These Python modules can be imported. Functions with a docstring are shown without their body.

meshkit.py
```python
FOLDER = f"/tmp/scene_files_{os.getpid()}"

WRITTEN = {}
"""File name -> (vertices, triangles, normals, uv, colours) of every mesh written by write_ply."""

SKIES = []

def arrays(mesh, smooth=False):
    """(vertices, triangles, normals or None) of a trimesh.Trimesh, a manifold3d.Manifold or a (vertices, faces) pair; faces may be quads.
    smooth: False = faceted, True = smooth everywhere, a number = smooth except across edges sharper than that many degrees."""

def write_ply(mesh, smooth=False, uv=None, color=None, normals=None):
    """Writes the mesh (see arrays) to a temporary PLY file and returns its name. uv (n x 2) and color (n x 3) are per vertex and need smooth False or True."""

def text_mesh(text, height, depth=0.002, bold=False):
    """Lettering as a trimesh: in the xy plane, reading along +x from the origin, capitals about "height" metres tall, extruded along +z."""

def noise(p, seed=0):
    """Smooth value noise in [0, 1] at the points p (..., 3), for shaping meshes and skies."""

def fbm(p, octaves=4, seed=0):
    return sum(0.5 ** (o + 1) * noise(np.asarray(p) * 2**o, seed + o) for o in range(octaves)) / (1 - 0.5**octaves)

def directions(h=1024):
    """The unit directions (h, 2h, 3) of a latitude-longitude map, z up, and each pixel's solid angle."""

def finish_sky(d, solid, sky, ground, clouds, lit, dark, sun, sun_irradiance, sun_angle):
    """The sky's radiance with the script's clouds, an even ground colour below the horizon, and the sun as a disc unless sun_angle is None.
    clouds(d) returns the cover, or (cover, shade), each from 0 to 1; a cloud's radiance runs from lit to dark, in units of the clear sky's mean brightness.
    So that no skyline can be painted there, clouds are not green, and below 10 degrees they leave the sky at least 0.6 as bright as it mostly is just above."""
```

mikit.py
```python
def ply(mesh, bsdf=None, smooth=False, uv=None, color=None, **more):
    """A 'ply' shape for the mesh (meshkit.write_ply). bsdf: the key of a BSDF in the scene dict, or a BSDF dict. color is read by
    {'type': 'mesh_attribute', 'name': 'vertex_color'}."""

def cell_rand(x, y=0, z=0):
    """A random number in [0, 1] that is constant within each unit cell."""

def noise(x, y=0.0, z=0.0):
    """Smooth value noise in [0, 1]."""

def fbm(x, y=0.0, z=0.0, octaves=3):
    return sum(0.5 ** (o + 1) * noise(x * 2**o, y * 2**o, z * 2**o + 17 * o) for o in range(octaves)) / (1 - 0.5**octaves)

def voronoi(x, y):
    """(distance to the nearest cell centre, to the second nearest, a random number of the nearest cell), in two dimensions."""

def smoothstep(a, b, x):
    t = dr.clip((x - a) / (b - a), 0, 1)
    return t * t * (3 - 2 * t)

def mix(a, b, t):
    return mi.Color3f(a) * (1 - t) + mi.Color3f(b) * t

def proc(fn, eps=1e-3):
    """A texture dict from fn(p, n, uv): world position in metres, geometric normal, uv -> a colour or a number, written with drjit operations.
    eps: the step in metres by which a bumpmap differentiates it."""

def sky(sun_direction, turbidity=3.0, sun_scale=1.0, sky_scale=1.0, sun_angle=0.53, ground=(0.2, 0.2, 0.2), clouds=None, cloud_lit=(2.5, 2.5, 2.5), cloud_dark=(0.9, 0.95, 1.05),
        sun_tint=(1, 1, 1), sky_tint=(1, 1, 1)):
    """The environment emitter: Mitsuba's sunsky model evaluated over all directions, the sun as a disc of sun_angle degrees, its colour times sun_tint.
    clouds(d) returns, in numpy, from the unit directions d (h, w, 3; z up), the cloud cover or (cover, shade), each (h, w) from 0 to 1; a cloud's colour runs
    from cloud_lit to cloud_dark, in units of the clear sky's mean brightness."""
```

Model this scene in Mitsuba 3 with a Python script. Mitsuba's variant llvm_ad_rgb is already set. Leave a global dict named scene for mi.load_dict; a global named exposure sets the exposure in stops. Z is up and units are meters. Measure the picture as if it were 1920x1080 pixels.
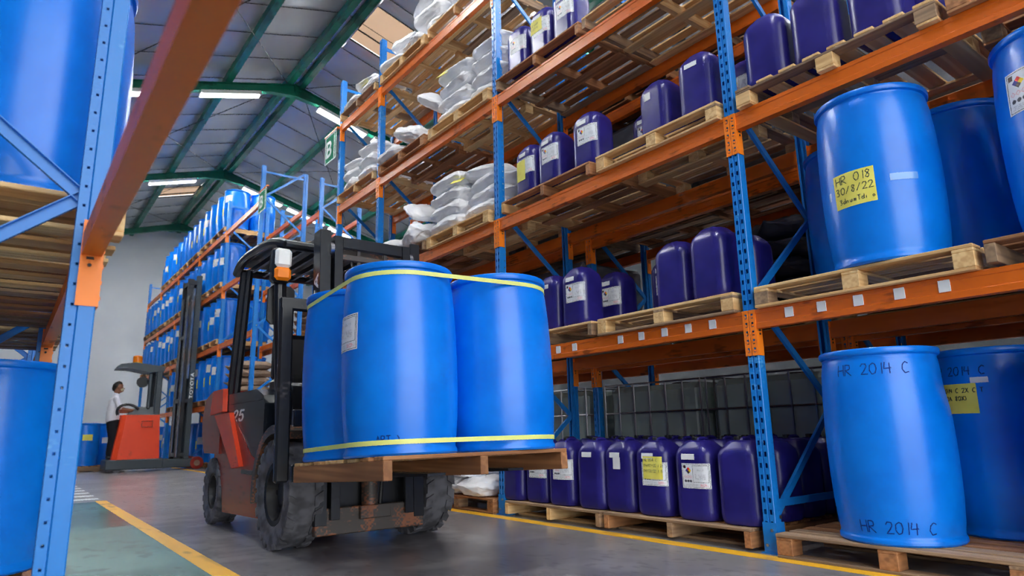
import math, random
import numpy as np, trimesh, manifold3d as m3, drjit as dr, mitsuba as mi
import mikit, meshkit
from mikit import noise, fbm, smoothstep, mix, voronoi, cell_rand
from shapely.geometry import Polygon
T = mi.ScalarTransform4f
PI = math.pi
rnd = random.Random(7)

# ------------------------------------------------------------------ camera, sky, exposure
scene, labels = {}, {}
CAM = np.array([-0.01297, -0.04121, 0.69503])
RIGHT = np.array([0.79716, -0.60338, -0.02163])
FWD = np.array([0.593519, 0.776555, 0.211419])
UP = np.array([-0.110768, -0.181373, 0.977156])
scene['camera'] = {'type': 'thinlens', 'aperture_radius': 0.0045, 'focus_distance': 4.2, 'fov': 75.7788, 'fov_axis': 'x', 'near_clip': 0.02, 'far_clip': 200.0,
                   'to_world': T().look_at(origin=CAM.tolist(), target=(CAM + FWD).tolist(), up=UP.tolist())}
scene['sky'] = mikit.sky((0.35, -0.8, 0.55), turbidity=4.0, sun_scale=0.0, sky_scale=1.0, ground=(0.32, 0.32, 0.31),
                         clouds=lambda d: np.full(d.shape[:2], 1.0), cloud_lit=(2.15, 2.2, 2.18), cloud_dark=(1.6, 1.6, 1.65))
exposure = 4.45


# ------------------------------------------------------------------ materials
def s(r, g, b):
    f = lambda c: c / 12.92 if c <= 0.04045 else ((c + 0.055) / 1.055) ** 2.4
    return [f(x / 255.0) for x in (r, g, b)]


def rgb(c):
    return {'type': 'rgb', 'value': list(c)}


def mat(name, c, rough=0.5, spec=0.5, metal=0.0, **kw):
    base = c if isinstance(c, dict) else rgb(c)
    scene[name] = {'type': 'twosided', 'bsdf': {'type': 'principled', 'base_color': base, 'roughness': rough, 'specular': spec, 'metallic': metal, **kw}}
    return name


def mottled(c0, c1, sc, o=3, sy=1.0, sz=1.0):
    def f(p, n, uv):
        return mix(c0, c1, smoothstep(0.3, 0.7, fbm(p.x * sc, p.y * sc * sy, p.z * sc * sz, o)))
    return mikit.proc(f)


def scuffed(c0, c1, sc=9.0, amount=0.62):
    def f(p, n, uv):
        a = fbm(p.x * sc, p.y * sc, p.z * sc * 0.6, 3)
        b = noise(p.x * sc * 9, p.y * sc * 2, p.z * sc * 9)
        return mix(c0, c1, smoothstep(amount, amount + 0.16, a * 0.75 + b * 0.25))
    return mikit.proc(f)


mat('drum_blue', mottled(s(2, 112, 220), s(6, 122, 230), 5.0), 0.28, 0.5)
mat('navy', mottled(s(30, 25, 100), s(38, 32, 114), 7.0), 0.3, 0.5)
mat('rack_blue', scuffed(s(20, 120, 204), s(70, 150, 214), 11.0, 0.66), 0.35, 0.5)
mat('rack_orange', scuffed(s(208, 98, 18), s(150, 66, 18), 8.0, 0.6), 0.38, 0.5)
mat('connector_orange', s(246, 130, 30), 0.38, 0.5)
mat('hook_dark', s(38, 24, 30), 0.6)
mat('bolt_steel', s(190, 190, 190), 0.3, 0.5, 1.0)
mat('white_paper', s(226, 228, 232), 0.6, 0.3)
mat('yellow_paper', mottled(s(232, 224, 112), s(222, 212, 92), 12.0), 0.6, 0.3)
mat('ink', s(36, 40, 58), 0.6, 0.2)
mat('ink_blue', s(10, 42, 120), 0.6, 0.2)
mat('black_plastic', s(26, 27, 30), 0.42, 0.5)
mat('black_paint', scuffed(s(24, 26, 30), s(70, 66, 66), 7.0, 0.68), 0.32, 0.5)
mat('dark_grey_paint', s(46, 56, 62), 0.4, 0.5)
mat('dark_hood', s(22, 28, 36), 0.2, 0.5)
mat('rust_steel', scuffed(s(72, 66, 62), s(140, 86, 58), 10.0, 0.5), 0.5, 0.5)
mat('steel', s(150, 150, 155), 0.3, 0.5, 1.0)
mat('chrome', s(225, 228, 232), 0.12, 0.5, 1.0)
mat('red_paint', scuffed(s(132, 34, 22), s(104, 30, 22), 6.0, 0.6), 0.28, 0.5)
mat('bright_red_paint', scuffed(s(238, 74, 36), s(190, 60, 40), 9.0, 0.66), 0.35, 0.5)
mat('tyre_rubber', mottled(s(72, 72, 76), s(104, 104, 110), 14.0), 0.75, 0.3)
mat('rim_dark', s(30, 30, 33), 0.5)
mat('lens_white', s(238, 238, 236), 0.25, 0.5)
mat('lens_amber', s(244, 130, 24), 0.2, 0.5)
mat('clear_tape', s(104, 158, 226), 0.15, 0.6)
mat('strap_yellow', s(222, 226, 130), 0.4, 0.5)
mat('sack_white', mottled(s(238, 239, 242), s(222, 223, 228), 6.0), 0.5, 0.4)
def cloth_bump(p, n, uv):
    a = fbm(p.x * 7 + p.z * 5, p.y * 7 - p.z * 3, p.z * 11, 3)
    b = dr.abs(noise(p.x * 16 + p.y * 9, p.y * 15 - p.x * 6, p.z * 21) - 0.5)
    return 0.060 * a - 0.034 * b


for nm, c0, c1 in (('sack_white', s(248, 248, 250), s(238, 239, 243)),):
    scene[nm] = {'type': 'twosided', 'bsdf': {'type': 'bumpmap', 'arbitrary': mikit.proc(cloth_bump, eps=3e-3), 'scale': 1.0,
                 'bsdf': {'type': 'principled', 'base_color': mottled(c0, c1, 6.0), 'roughness': 0.5, 'specular': 0.4}}}
mat('sack_grey', mottled(s(96, 98, 104), s(74, 76, 84), 5.0), 0.5, 0.4)
mat('sack_brown', mottled(s(160, 136, 116), s(128, 108, 92), 5.0), 0.7, 0.3)
mat('ibc_plastic', s(150, 164, 160), 0.4, 0.5)
mat('sign_green', s(24, 112, 82), 0.75, 0.1)
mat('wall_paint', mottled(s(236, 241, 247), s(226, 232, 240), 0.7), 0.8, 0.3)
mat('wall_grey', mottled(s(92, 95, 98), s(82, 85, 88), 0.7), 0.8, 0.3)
mat('green_paint', scuffed(s(14, 112, 86), s(8, 84, 66), 3.0, 0.5), 0.38, 0.5)
mat('wire_dark', s(40, 42, 44), 0.5)
mat('shirt', s(232, 232, 242), 0.8, 0.2)
mat('trousers', s(26, 27, 34), 0.8, 0.2)
mat('skin', s(150, 102, 78), 0.55, 0.4)
mat('hair', s(16, 14, 14), 0.5, 0.4)
mat('mask_cloth', s(226, 220, 190), 0.8, 0.2)
mat('line_yellow', scuffed(s(230, 172, 42), s(196, 146, 48), 2.6, 0.52), 0.42, 0.5)
mat('line_white', s(214, 216, 216), 0.45, 0.5)
mat('duct_red', s(190, 30, 40), 0.5)


def wood(name, c0, c1, c2, axis):
    def f(p, n, uv):
        a, b, c = (p.x, p.y, p.z) if axis == 'x' else (p.y, p.x, p.z)
        g = fbm(a * 2.2, b * 46, c * 46, 2)
        big = noise(a * 1.1, b * 7.5 + 3, c * 5)
        col = mix(c0, c1, smoothstep(0.3, 0.72, g))
        return mix(col, c2, smoothstep(0.5, 0.92, big) * 0.75)
    mat(name, mikit.proc(f), 0.7, 0.3)


for ax in 'xy':
    wood('pine_' + ax, s(226, 192, 140), s(204, 162, 108), s(176, 130, 84), ax)
    wood('brown_wood_' + ax, s(172, 122, 82), s(140, 94, 62), s(110, 74, 52), ax)
    wood('grey_wood_' + ax, s(160, 132, 104), s(128, 104, 84), s(92, 76, 64), ax)


def floor_color(p, n, uv):
    a = fbm(p.x * 0.5, p.y * 0.35, 0.0, 4)
    b = fbm(p.x * 3.1, p.y * 3.1, 2.0, 3)
    c = fbm(p.x * 22, p.y * 14, 5.0, 2)
    col = mix(s(128, 126, 128), s(104, 102, 106), smoothstep(0.3, 0.7, a))
    col = mix(col, s(142, 140, 140), smoothstep(0.5, 0.8, b) * 0.5)
    return mix(col, s(88, 86, 90), smoothstep(0.6, 0.85, c) * 0.35)


def floor_rough(p, n, uv):
    return 0.13 + 0.2 * fbm(p.x * 0.9, p.y * 0.7, 3.0, 3)


mat('concrete', mikit.proc(floor_color), mikit.proc(floor_rough), 0.5)


def walk_color(p, n, uv):
    a = fbm(p.x * 1.3, p.y * 1.1, 1.0, 4)
    b = fbm(p.x * 12, p.y * 8, 4.0, 2)
    return mix(mix(s(66, 110, 104), s(52, 92, 88), smoothstep(0.3, 0.7, a)), s(46, 72, 70), smoothstep(0.66, 0.85, b) * 0.6)


mat('walk_green', mikit.proc(walk_color), 0.42, 0.5)
mat('walk_green_wet', mikit.proc(walk_color), 0.16, 0.5)


def foil_bump(p, n, uv):
    return 0.006 * fbm(p.x * 1.7, p.y * 4.2, p.z * 1.7, 3)


scene['foil'] = {'type': 'twosided', 'bsdf': {'type': 'bumpmap', 'arbitrary': mikit.proc(foil_bump, eps=4e-3), 'scale': 1.0,
                 'bsdf': {'type': 'principled', 'base_color': rgb(s(204, 206, 208)), 'metallic': 0.6, 'roughness': 0.40, 'specular': 0.5}}}
scene['skylight_sheet'] = {'type': 'principledthin', 'base_color': rgb(s(214, 178, 148)), 'roughness': 0.6, 'spec_trans': 0.0, 'diff_trans': 0.35}


def label_print(p, n, uv):
    u, v = uv.x, uv.y

    def rect(x0, x1, y0, y1):
        return dr.select((u > x0) & (u < x1) & (v > y0) & (v < y1), mi.Float(1.0), 0.0)

    def put(col, c, m):
        return mix(col, c, m)

    def dia(cx, cy, r):
        return dr.select(dr.abs(u - cx) + dr.abs(v - cy) * 0.78 < r, mi.Float(1.0), 0.0)

    def disc(cx, cy, r):
        return dr.select(dr.square(u - cx) + dr.square((v - cy) * 0.78) < r * r, mi.Float(1.0), 0.0)

    col = mix(s(226, 229, 234), s(226, 229, 234), 0.0)
    k = s(30, 30, 36)
    col = put(col, k, rect(.025, .975, .03, .97) - rect(.037, .963, .045, .955))
    col = put(col, k, rect(.40, .94, .24, .92) - rect(.41, .93, .253, .907))
    col = put(col, s(52, 30, 30), rect(.06, .15, .8, .92))
    col = put(col, s(60, 60, 140), dia(.185, .71, .055))
    col = put(col, s(226, 46, 40), dia(.24, .78, .055))
    col = put(col, s(240, 206, 40), dia(.295, .71, .055))
    col = put(col, s(60, 46, 40), dia(.24, .64, .055))
    for i in range(3):
        col = put(col, s(214, 120, 130), dia(.12 + .1 * i, .46, .048) - dia(.12 + .1 * i, .46, .036))
        col = put(col, s(60, 60, 72), disc(.12 + .1 * i, .29, .04))
    line = dr.select(dr.abs(v * 26 - dr.floor(v * 26) - 0.5) < 0.22, mi.Float(1.0), 0.0) * dr.select(cell_rand(u * 46, dr.floor(v * 26), 3) > 0.35, mi.Float(1.0), 0.0)
    col = put(col, s(128, 130, 140), line * (rect(.52, .8, .68, .76) + rect(.48, .84, .36, .56)) * 0.8)
    col = put(col, s(160, 162, 170), line * rect(.06, .6, .08, .2) * 0.8)
    return put(col, s(222, 120, 132), line * rect(.66, .92, .07, .2))


mat('label_print', mikit.proc(label_print), 0.45, 0.4)

# ------------------------------------------------------------------ helpers
COUNT = {}
PLY = {}


def numbered(name, pool=COUNT):
    n = pool.get(name, 0)
    pool[name] = n + 1
    return name if n == 0 else '%s_%03d' % (name, n)


def P(key, mesh_fn, bsdf, smooth=False, **kw):
    k = (key, bsdf)
    if k not in PLY:
        PLY[k] = mikit.ply(mesh_fn() if callable(mesh_fn) else mesh_fn, bsdf, smooth, **kw)
    return PLY[k]


def thing(name, label, cat, group=None, kind=None):
    key = numbered(name)
    d = {'label': label}
    if cat:
        d['category'] = cat
    if group:
        d['group'] = group
    d['kind'] = kind or 'thing'
    labels[key] = d
    return key


def part(parent, name, ply, M=None, label=None, **extra):
    key = numbered(parent + '__' + name)
    e = dict(ply)
    if M is not None:
        e['to_world'] = M
    e.update(extra)
    scene[key] = e
    if label:
        labels[key] = {'label': label}
    return key


def one(name, ply, label, cat, M=None, group=None, kind=None):
    key = thing(name, label, cat, group, kind)
    e = dict(ply)
    if M is not None:
        e['to_world'] = M
    scene[key] = e
    return key


def at(x, y, z, rz=0.0, rx=0.0, ry=0.0):
    M = T().translate([x, y, z])
    if rz:
        M = M @ T().rotate([0, 0, 1], rz)
    if rx:
        M = M @ T().rotate([1, 0, 0], rx)
    if ry:
        M = M @ T().rotate([0, 1, 0], ry)
    return M


def box(x0, x1, y0, y1, z0, z1):
    m = trimesh.creation.box((x1 - x0, y1 - y0, z1 - z0))
    m.apply_translation(((x0 + x1) / 2, (y0 + y1) / 2, (z0 + z1) / 2))
    return m


def bev(x0, x1, y0, y1, z0, z1, b=0.004):
    pts = []
    for x, sx in ((x0, 1), (x1, -1)):
        for y, sy in ((y0, 1), (y1, -1)):
            for z, sz in ((z0, 1), (z1, -1)):
                pts += [(x, y + sy * b, z + sz * b), (x + sx * b, y, z + sz * b), (x + sx * b, y + sy * b, z)]
    return trimesh.convex.convex_hull(np.array(pts))


def cat(*ms):
    flat = []
    for m in ms:
        flat += list(m) if isinstance(m, (list, tuple)) else [m]
    return trimesh.util.concatenate(flat)


def quads(Q):
    v = np.array(Q, float).reshape(-1, 3)
    f = np.arange(len(v)).reshape(-1, 4)
    return trimesh.Trimesh(v, np.vstack([f[:, [0, 1, 2]], f[:, [0, 2, 3]]]), process=False)


def tube(pts, r, seg=8, closed_ends=True):
    pts = np.array(pts, float)
    rr = np.broadcast_to(r, (len(pts),))
    t = np.gradient(pts, axis=0)
    t /= np.linalg.norm(t, axis=1, keepdims=True)
    ref = np.array([0, 0, 1.0]) if abs(t[0][2]) < 0.9 else np.array([1.0, 0, 0])
    rings = []
    for p, d, q in zip(pts, t, rr):
        a = np.cross(d, ref)
        a /= np.linalg.norm(a)
        b = np.cross(d, a)
        th = np.arange(seg) * 2 * PI / seg
        rings.append(p + q * (np.cos(th)[:, None] * a + np.sin(th)[:, None] * b))
    v = np.vstack(rings)
    f = []
    for i in range(len(pts) - 1):
        for j in range(seg):
            a, b = i * seg + j, i * seg + (j + 1) % seg
            f += [(a, a + seg, b), (b, a + seg, b + seg)]
    if closed_ends:
        n = len(v)
        v = np.vstack([v, pts[0], pts[-1]])
        o = (len(pts) - 1) * seg
        for j in range(seg):
            f += [(n, j, (j + 1) % seg), (n + 1, o + (j + 1) % seg, o + j)]
    m = trimesh.Trimesh(v, f, process=False)
    if m.volume < 0:
        m.invert()
    return m


def lathe(prof, seg=32):
    m = trimesh.creation.revolve(np.array(prof, float), sections=seg)
    return m


def extrude_yz(poly, x0, x1):
    """polygon given in (y, z), extruded along x"""
    m = trimesh.creation.extrude_polygon(Polygon(poly), x1 - x0, engine='earcut')
    v = m.vertices.copy()
    m.vertices = np.c_[v[:, 2] + x0, v[:, 0], v[:, 1]]
    m.fix_normals()
    return m


def extrude_xz(poly, y0, y1):
    m = trimesh.creation.extrude_polygon(Polygon(poly), y1 - y0, engine='earcut')
    v = m.vertices.copy()
    m.vertices = np.c_[v[:, 0], v[:, 2] + y0, v[:, 1]]
    m.fix_normals()
    return m


def hull(pts):
    return trimesh.convex.convex_hull(np.array(pts, float))


STROKES = {
    'H': [[(0, 0), (0, 1)], [(.6, 0), (.58, 1)], [(0, .48), (.6, .52)]], 'R': [[(0, 0), (.04, 1), (.45, .95), (.5, .7), (.4, .55), (.05, .5), (.6, 0)]],
    '2': [[(0, .75), (.15, .98), (.45, .95), (.5, .7), (.3, .35), (0, .02), (.6, .04)]], '0': [[(.3, 1), (.05, .8), (0, .35), (.2, 0), (.45, .1), (.58, .5), (.5, .9), (.3, 1)]],
    '1': [[(.3, 1), (.26, 0)]], '4': [[(.1, 1), (0, .45), (.6, .5)], [(.48, .95), (.45, 0)]], 'C': [[(.58, .85), (.35, 1), (.08, .75), (0, .35), (.2, 0), (.55, .1)]],
    '8': [[(.5, .85), (.25, 1), (.08, .8), (.45, .35), (.3, 0), (.05, .2), (.3, .55), (.5, .85)]], '3': [[(0, .9), (.35, 1), (.45, .75), (.15, .55), (.5, .3), (.3, 0), (0, .1)]],
    '/': [[(0, 0), (.5, 1)]], '7': [[(0, .95), (.55, .98), (.2, 0)]], '6': [[(.5, 1), (.1, .5), (.1, .1), (.4, 0), (.5, .3), (.1, .4)]], '5': [[(.55, 1), (.1, .98), (.08, .55), (.45, .5), (.4, .05), (0, .03)]],
    'd': [[(.5, 1), (.48, 0)], [(.48, .4), (.2, .5), (0, .25), (.2, 0), (.48, .15)]], 'n': [[(0, 0), (0, .5), (.05, .4), (.3, .5), (.4, .0)]], 'u': [[(0, .5), (.05, .05), (.3, 0), (.4, .5), (.42, 0)]],
    'm': [[(0, 0), (.05, .5), (.2, .45), (.22, 0)], [(.22, .4), (.4, .5), (.45, 0)]], 'T': [[(0, .97), (.6, 1)], [(.3, 1), (.28, 0)]], 'o': [[(.25, .5), (0, .25), (.2, 0), (.42, .2), (.25, .5)]],
    'A': [[(0, 0), (.3, 1), (.6, 0)], [(.12, .4), (.5, .4)]], 'X': [[(0, 0), (.55, 1)], [(0, 1), (.6, 0)]], ')': [[(0, 1), (.25, .6), (.2, .2), (0, 0)]], '(': [[(.2, 1), (0, .6), (0, .3), (.2, 0)]],
    'i': [[(.1, .5), (.1, 0)]], 'l': [[(.1, 1), (.1, 0)]], ' ': [], ':': [[(.1, .1), (.1, .15)]], 'N': [[(0, 0), (0, 1), (.5, 0), (.5, 1)]], 'E': [[(.5, 1), (0, 1), (0, 0), (.5, 0)], [(0, .5), (.4, .5)]], 'K': [[(0, 0), (0, 1)], [(.5, 1), (0, .45), (.5, 0)]],
}


def handwriting(text, x0, y0, h, fmap, width=0.006, slope=0.0):
    """strokes as thin raised ribbons; fmap(u, v) -> (point, normal)"""
    V, F = [], []
    x = x0
    for ch in text:
        st = STROKES.get(ch, [])
        for line in st:
            pts = []
            for (a0, b0), (a1, b1) in zip(line, line[1:]):
                for k in range(4):
                    t = k / 4
                    pts.append((a0 + (a1 - a0) * t, b0 + (b1 - b0) * t))
            pts.append(line[-1])
            q = np.array([(x + a * h, y0 + b * h + slope * (x + a * h - x0)) for a, b in pts])
            d = np.gradient(q, axis=0)
            d /= np.linalg.norm(d, axis=1, keepdims=True) + 1e-9
            nrm = np.c_[-d[:, 1], d[:, 0]] * width / 2
            base = len(V)
            for c, e in zip(q, nrm):
                for sgn in (1, -1):
                    p, n = fmap(*(c + sgn * e))
                    V.append(np.array(p) + np.array(n) * 0.0012)
            for i in range(len(q) - 1):
                F += [(base + 2 * i, base + 2 * i + 1, base + 2 * i + 2), (base + 2 * i + 1, base + 2 * i + 3, base + 2 * i + 2)]
        x += h * (0.75 if ch not in "il1:" else 0.45)
    return trimesh.Trimesh(np.array(V), np.array(F), process=False)


def patch(fmap, u0, u1, v0, v1, nu=8, nv=4, off=0.0015, corner=0.0):
    us, vs = np.linspace(u0, u1, nu + 1), np.linspace(v0, v1, nv + 1)
    V, UV, F = [], [], []
    for j, v in enumerate(vs):
        for i, u in enumerate(us):
            p, n = fmap(u, v)
            V.append(np.array(p) + np.array(n) * off)
            UV.append((i / nu, j / nv))
    for j in range(nv):
        for i in range(nu):
            a = j * (nu + 1) + i
            F += [(a, a + 1, a + nu + 2), (a, a + nu + 2, a + nu + 1)]
    return trimesh.Trimesh(np.array(V), np.array(F), process=False), np.array(UV)


ORD = ['first', 'second', 'third', 'fourth', 'fifth', 'sixth', 'seventh', 'eighth', 'ninth', 'tenth', 'eleventh', 'twelfth']
LEVEL = [None, 'lowest', 'second', 'third', 'top']

# ------------------------------------------------------------------ the building
XA, ZA, SL = 4.45, 8.74, 0.29
XW0, XW1, Y0, Y1 = -4.0, 12.9, -3.4, 27.3


def roof_z(x, top=ZA):
    return top - SL * abs(x - XA)


def structure(name, mesh, bsdf, label=None, smooth=False):
    e = dict(mikit.ply(mesh, bsdf, smooth))
    scene[name] = e
    labels[name] = {'label': label, 'kind': 'structure'}
    return name


FLOOR = structure('floor', box(XW0 - .2, XW1 + .2, Y0 - 3, Y1 + .2, -0.2, 0.0), 'concrete', 'polished grey concrete warehouse floor')
zb0, zb1 = roof_z(XW0), roof_z(XW1)
back = extrude_xz([(XW0, 0), (XW1, 0), (XW1, zb1 + .05), (XA, ZA + .05), (XW0, zb0 + .05)], Y1, Y1 + .15)
structure('wall_back', back, 'wall_paint', 'plain pale grey end wall below the gable')
DOOR = (-2.6, 3.6, 6.9)
zf = lambda x: roof_z(x) + .05
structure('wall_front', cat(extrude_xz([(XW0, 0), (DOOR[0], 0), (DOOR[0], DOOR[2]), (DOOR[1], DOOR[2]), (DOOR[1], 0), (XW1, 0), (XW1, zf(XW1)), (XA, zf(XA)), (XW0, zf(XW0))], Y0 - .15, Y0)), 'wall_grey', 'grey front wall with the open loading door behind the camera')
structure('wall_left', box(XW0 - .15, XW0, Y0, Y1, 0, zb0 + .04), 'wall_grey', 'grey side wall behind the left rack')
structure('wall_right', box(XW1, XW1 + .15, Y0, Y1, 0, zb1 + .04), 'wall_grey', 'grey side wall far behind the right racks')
labels['ceiling'] = {'label': 'pitched roof lined with silver foil above the racks', 'kind': 'structure'}

SKY = [(4.78, 5.82, 10.25, 11.55), (3.14, 4.24, 22.05, 23.1)]
# foil lining: one strip per 1.05 m on either slope, each with its own sag; a strip is left open where a skylight sits
sn = np.hypot(1, SL)


def strip(xa, xb, ya, yb, seed):
    nx, ny = 18, 5
    X, Y = np.meshgrid(np.linspace(xa, xb, nx), np.linspace(ya, yb, ny), indexing='ij')
    t = (Y - ya) / (yb - ya)
    Z = ZA - SL * np.abs(X - XA) - 0.035 * np.sin(PI * t) + 0.02 * (meshkit.fbm(np.stack([X * 1.3, Y * 1.3, X * 0 + seed], -1), 2, seed) - .5) * np.sin(PI * t)
    v = np.stack([X, Y, Z], -1).reshape(-1, 3)
    f = []
    for i in range(nx - 1):
        for j in range(ny - 1):
            a = i * ny + j
            f += [(a, a + ny, a + 1), (a + 1, a + ny, a + ny + 1)]
    return trimesh.Trimesh(v, f, process=False)


edges = np.arange(Y0, Y1 + .01, 1.023)
edges[-1] = Y1
for sd, (xa, xb) in enumerate(((XW0, XA), (XA, XW1))):
    for i in range(len(edges) - 1):
        ya, yb = edges[i], edges[i + 1]
        rects = [(xa, xb, ya, yb)]
        for (sx0, sx1, sy0, sy1) in SKY:
            if not (xa <= sx0 and sx1 <= xb):
                continue
            nxt = []
            for (a, b, c, d) in rects:
                lo, hi = max(c, sy0), min(d, sy1)
                if lo >= hi:
                    nxt.append((a, b, c, d))
                    continue
                nxt += [(a, sx0, c, d), (sx1, b, c, d)]
                if lo > c + 1e-6:
                    nxt.append((sx0, sx1, c, lo))
                if hi < d - 1e-6:
                    nxt.append((sx0, sx1, hi, d))
            rects = nxt
        part('ceiling', 'foil_strip', mikit.ply(cat([strip(*r, sd * 40 + i) for r in rects]), 'foil', True))
        if yb < Y1 - .1:
            w = tube([(xa, yb, roof_z(xa) - .012), (xb, yb, roof_z(xb) - .012)], 0.007, 5)
            part('ceiling', 'seam_wire', mikit.ply(w, 'wire_dark'))
for (sx0, sx1, sy0, sy1) in SKY:
    k = part('ceiling', 'skylight', mikit.ply(quads([[(sx0, sy0, roof_z(sx0) + .03), (sx1, sy0, roof_z(sx1) + .03), (sx1, sy1, roof_z(sx1) + .03), (sx0, sy1, roof_z(sx0) + .03)]]), 'skylight_sheet'), label='tan translucent skylight sheet')
    fr = [tube([(a, b, roof_z(a) + .0), (c, d, roof_z(c) + .0)], .02, 4) for a, b, c, d in ((sx0, sy0, sx1, sy0), (sx1, sy0, sx1, sy1), (sx1, sy1, sx0, sy1), (sx0, sy1, sx0, sy0), (sx0, sy0 * .3 + sy1 * .7, sx1, sy0 * .3 + sy1 * .7))]
    part(k, 'frame', mikit.ply(cat(fr), 'wire_dark'))
# purlins and rafters in green steel
for x in (-3.4, -2.15, -0.87, 0.42, 1.72, 3.02, 4.32, 4.6, 5.88, 7.18, 8.48, 9.78, 11.1, 12.4):
    zt = roof_z(x) - .06
    part('ceiling', 'purlin', mikit.ply(cat(box(x - .065, x + .065, Y0, Y1, zt - .012, zt), box(x - .065, x - .055, Y0, Y1, zt - .15, zt), box(x - .065, x + .065, Y0, Y1, zt - .162, zt - .15)), 'green_paint'))
FRAMES = (1.6, 7.7, 13.8, 19.9, 26.1)
for y in FRAMES:
    ms = []
    for xe, sgn in ((XW0, -1), (XW1, 1)):
        za, zb = ZA - .222, roof_z(xe) - .222
        for (h0, h1, w) in ((0, -.014, .07), (-.014, -.19, .006), (-.19, -.204, .07)):
            a = np.array([(XA, y - w, za + h0), (XA, y + w, za + h0), (XA, y + w, za + h1), (XA, y - w, za + h1)])
            b = np.array([(xe, y - w, zb + h0), (xe, y + w, zb + h0), (xe, y + w, zb + h1), (xe, y - w, zb + h1)])
            ms.append(hull(np.vstack([a, b])))
        ms.append(hull([(XA, y - .07, za - .30), (XA, y + .07, za - .30), (XA, y - .07, za - .19), (XA, y + .07, za - .19), (XA + sgn * .62, y - .07, za - .19 - .62 * SL), (XA + sgn * .62, y + .07, za - .19 - .62 * SL)]))
    part('ceiling', 'rafter', mikit.ply(cat(ms), 'green_paint'))
    part('ceiling', 'joint_plate', mikit.ply(cat(box(XA - .012, XA - .002, y - .075, y + .075, ZA - .54, ZA - .2), box(XA + .002, XA + .012, y - .075, y + .075, ZA - .54, ZA - .2)), 'green_paint'))
for ya, yb in zip(FRAMES[:-1], FRAMES[1:]):
    for xa, xb in ((.45, 4.3), (4.3, .45), (4.6, 8.4), (8.4, 4.6)):
        part('ceiling', 'brace_wire', mikit.ply(tube([(xa, ya, roof_z(xa) - .22), (xb, yb, roof_z(xb) - .22)], .009, 5), 'wire_dark'))

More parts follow.
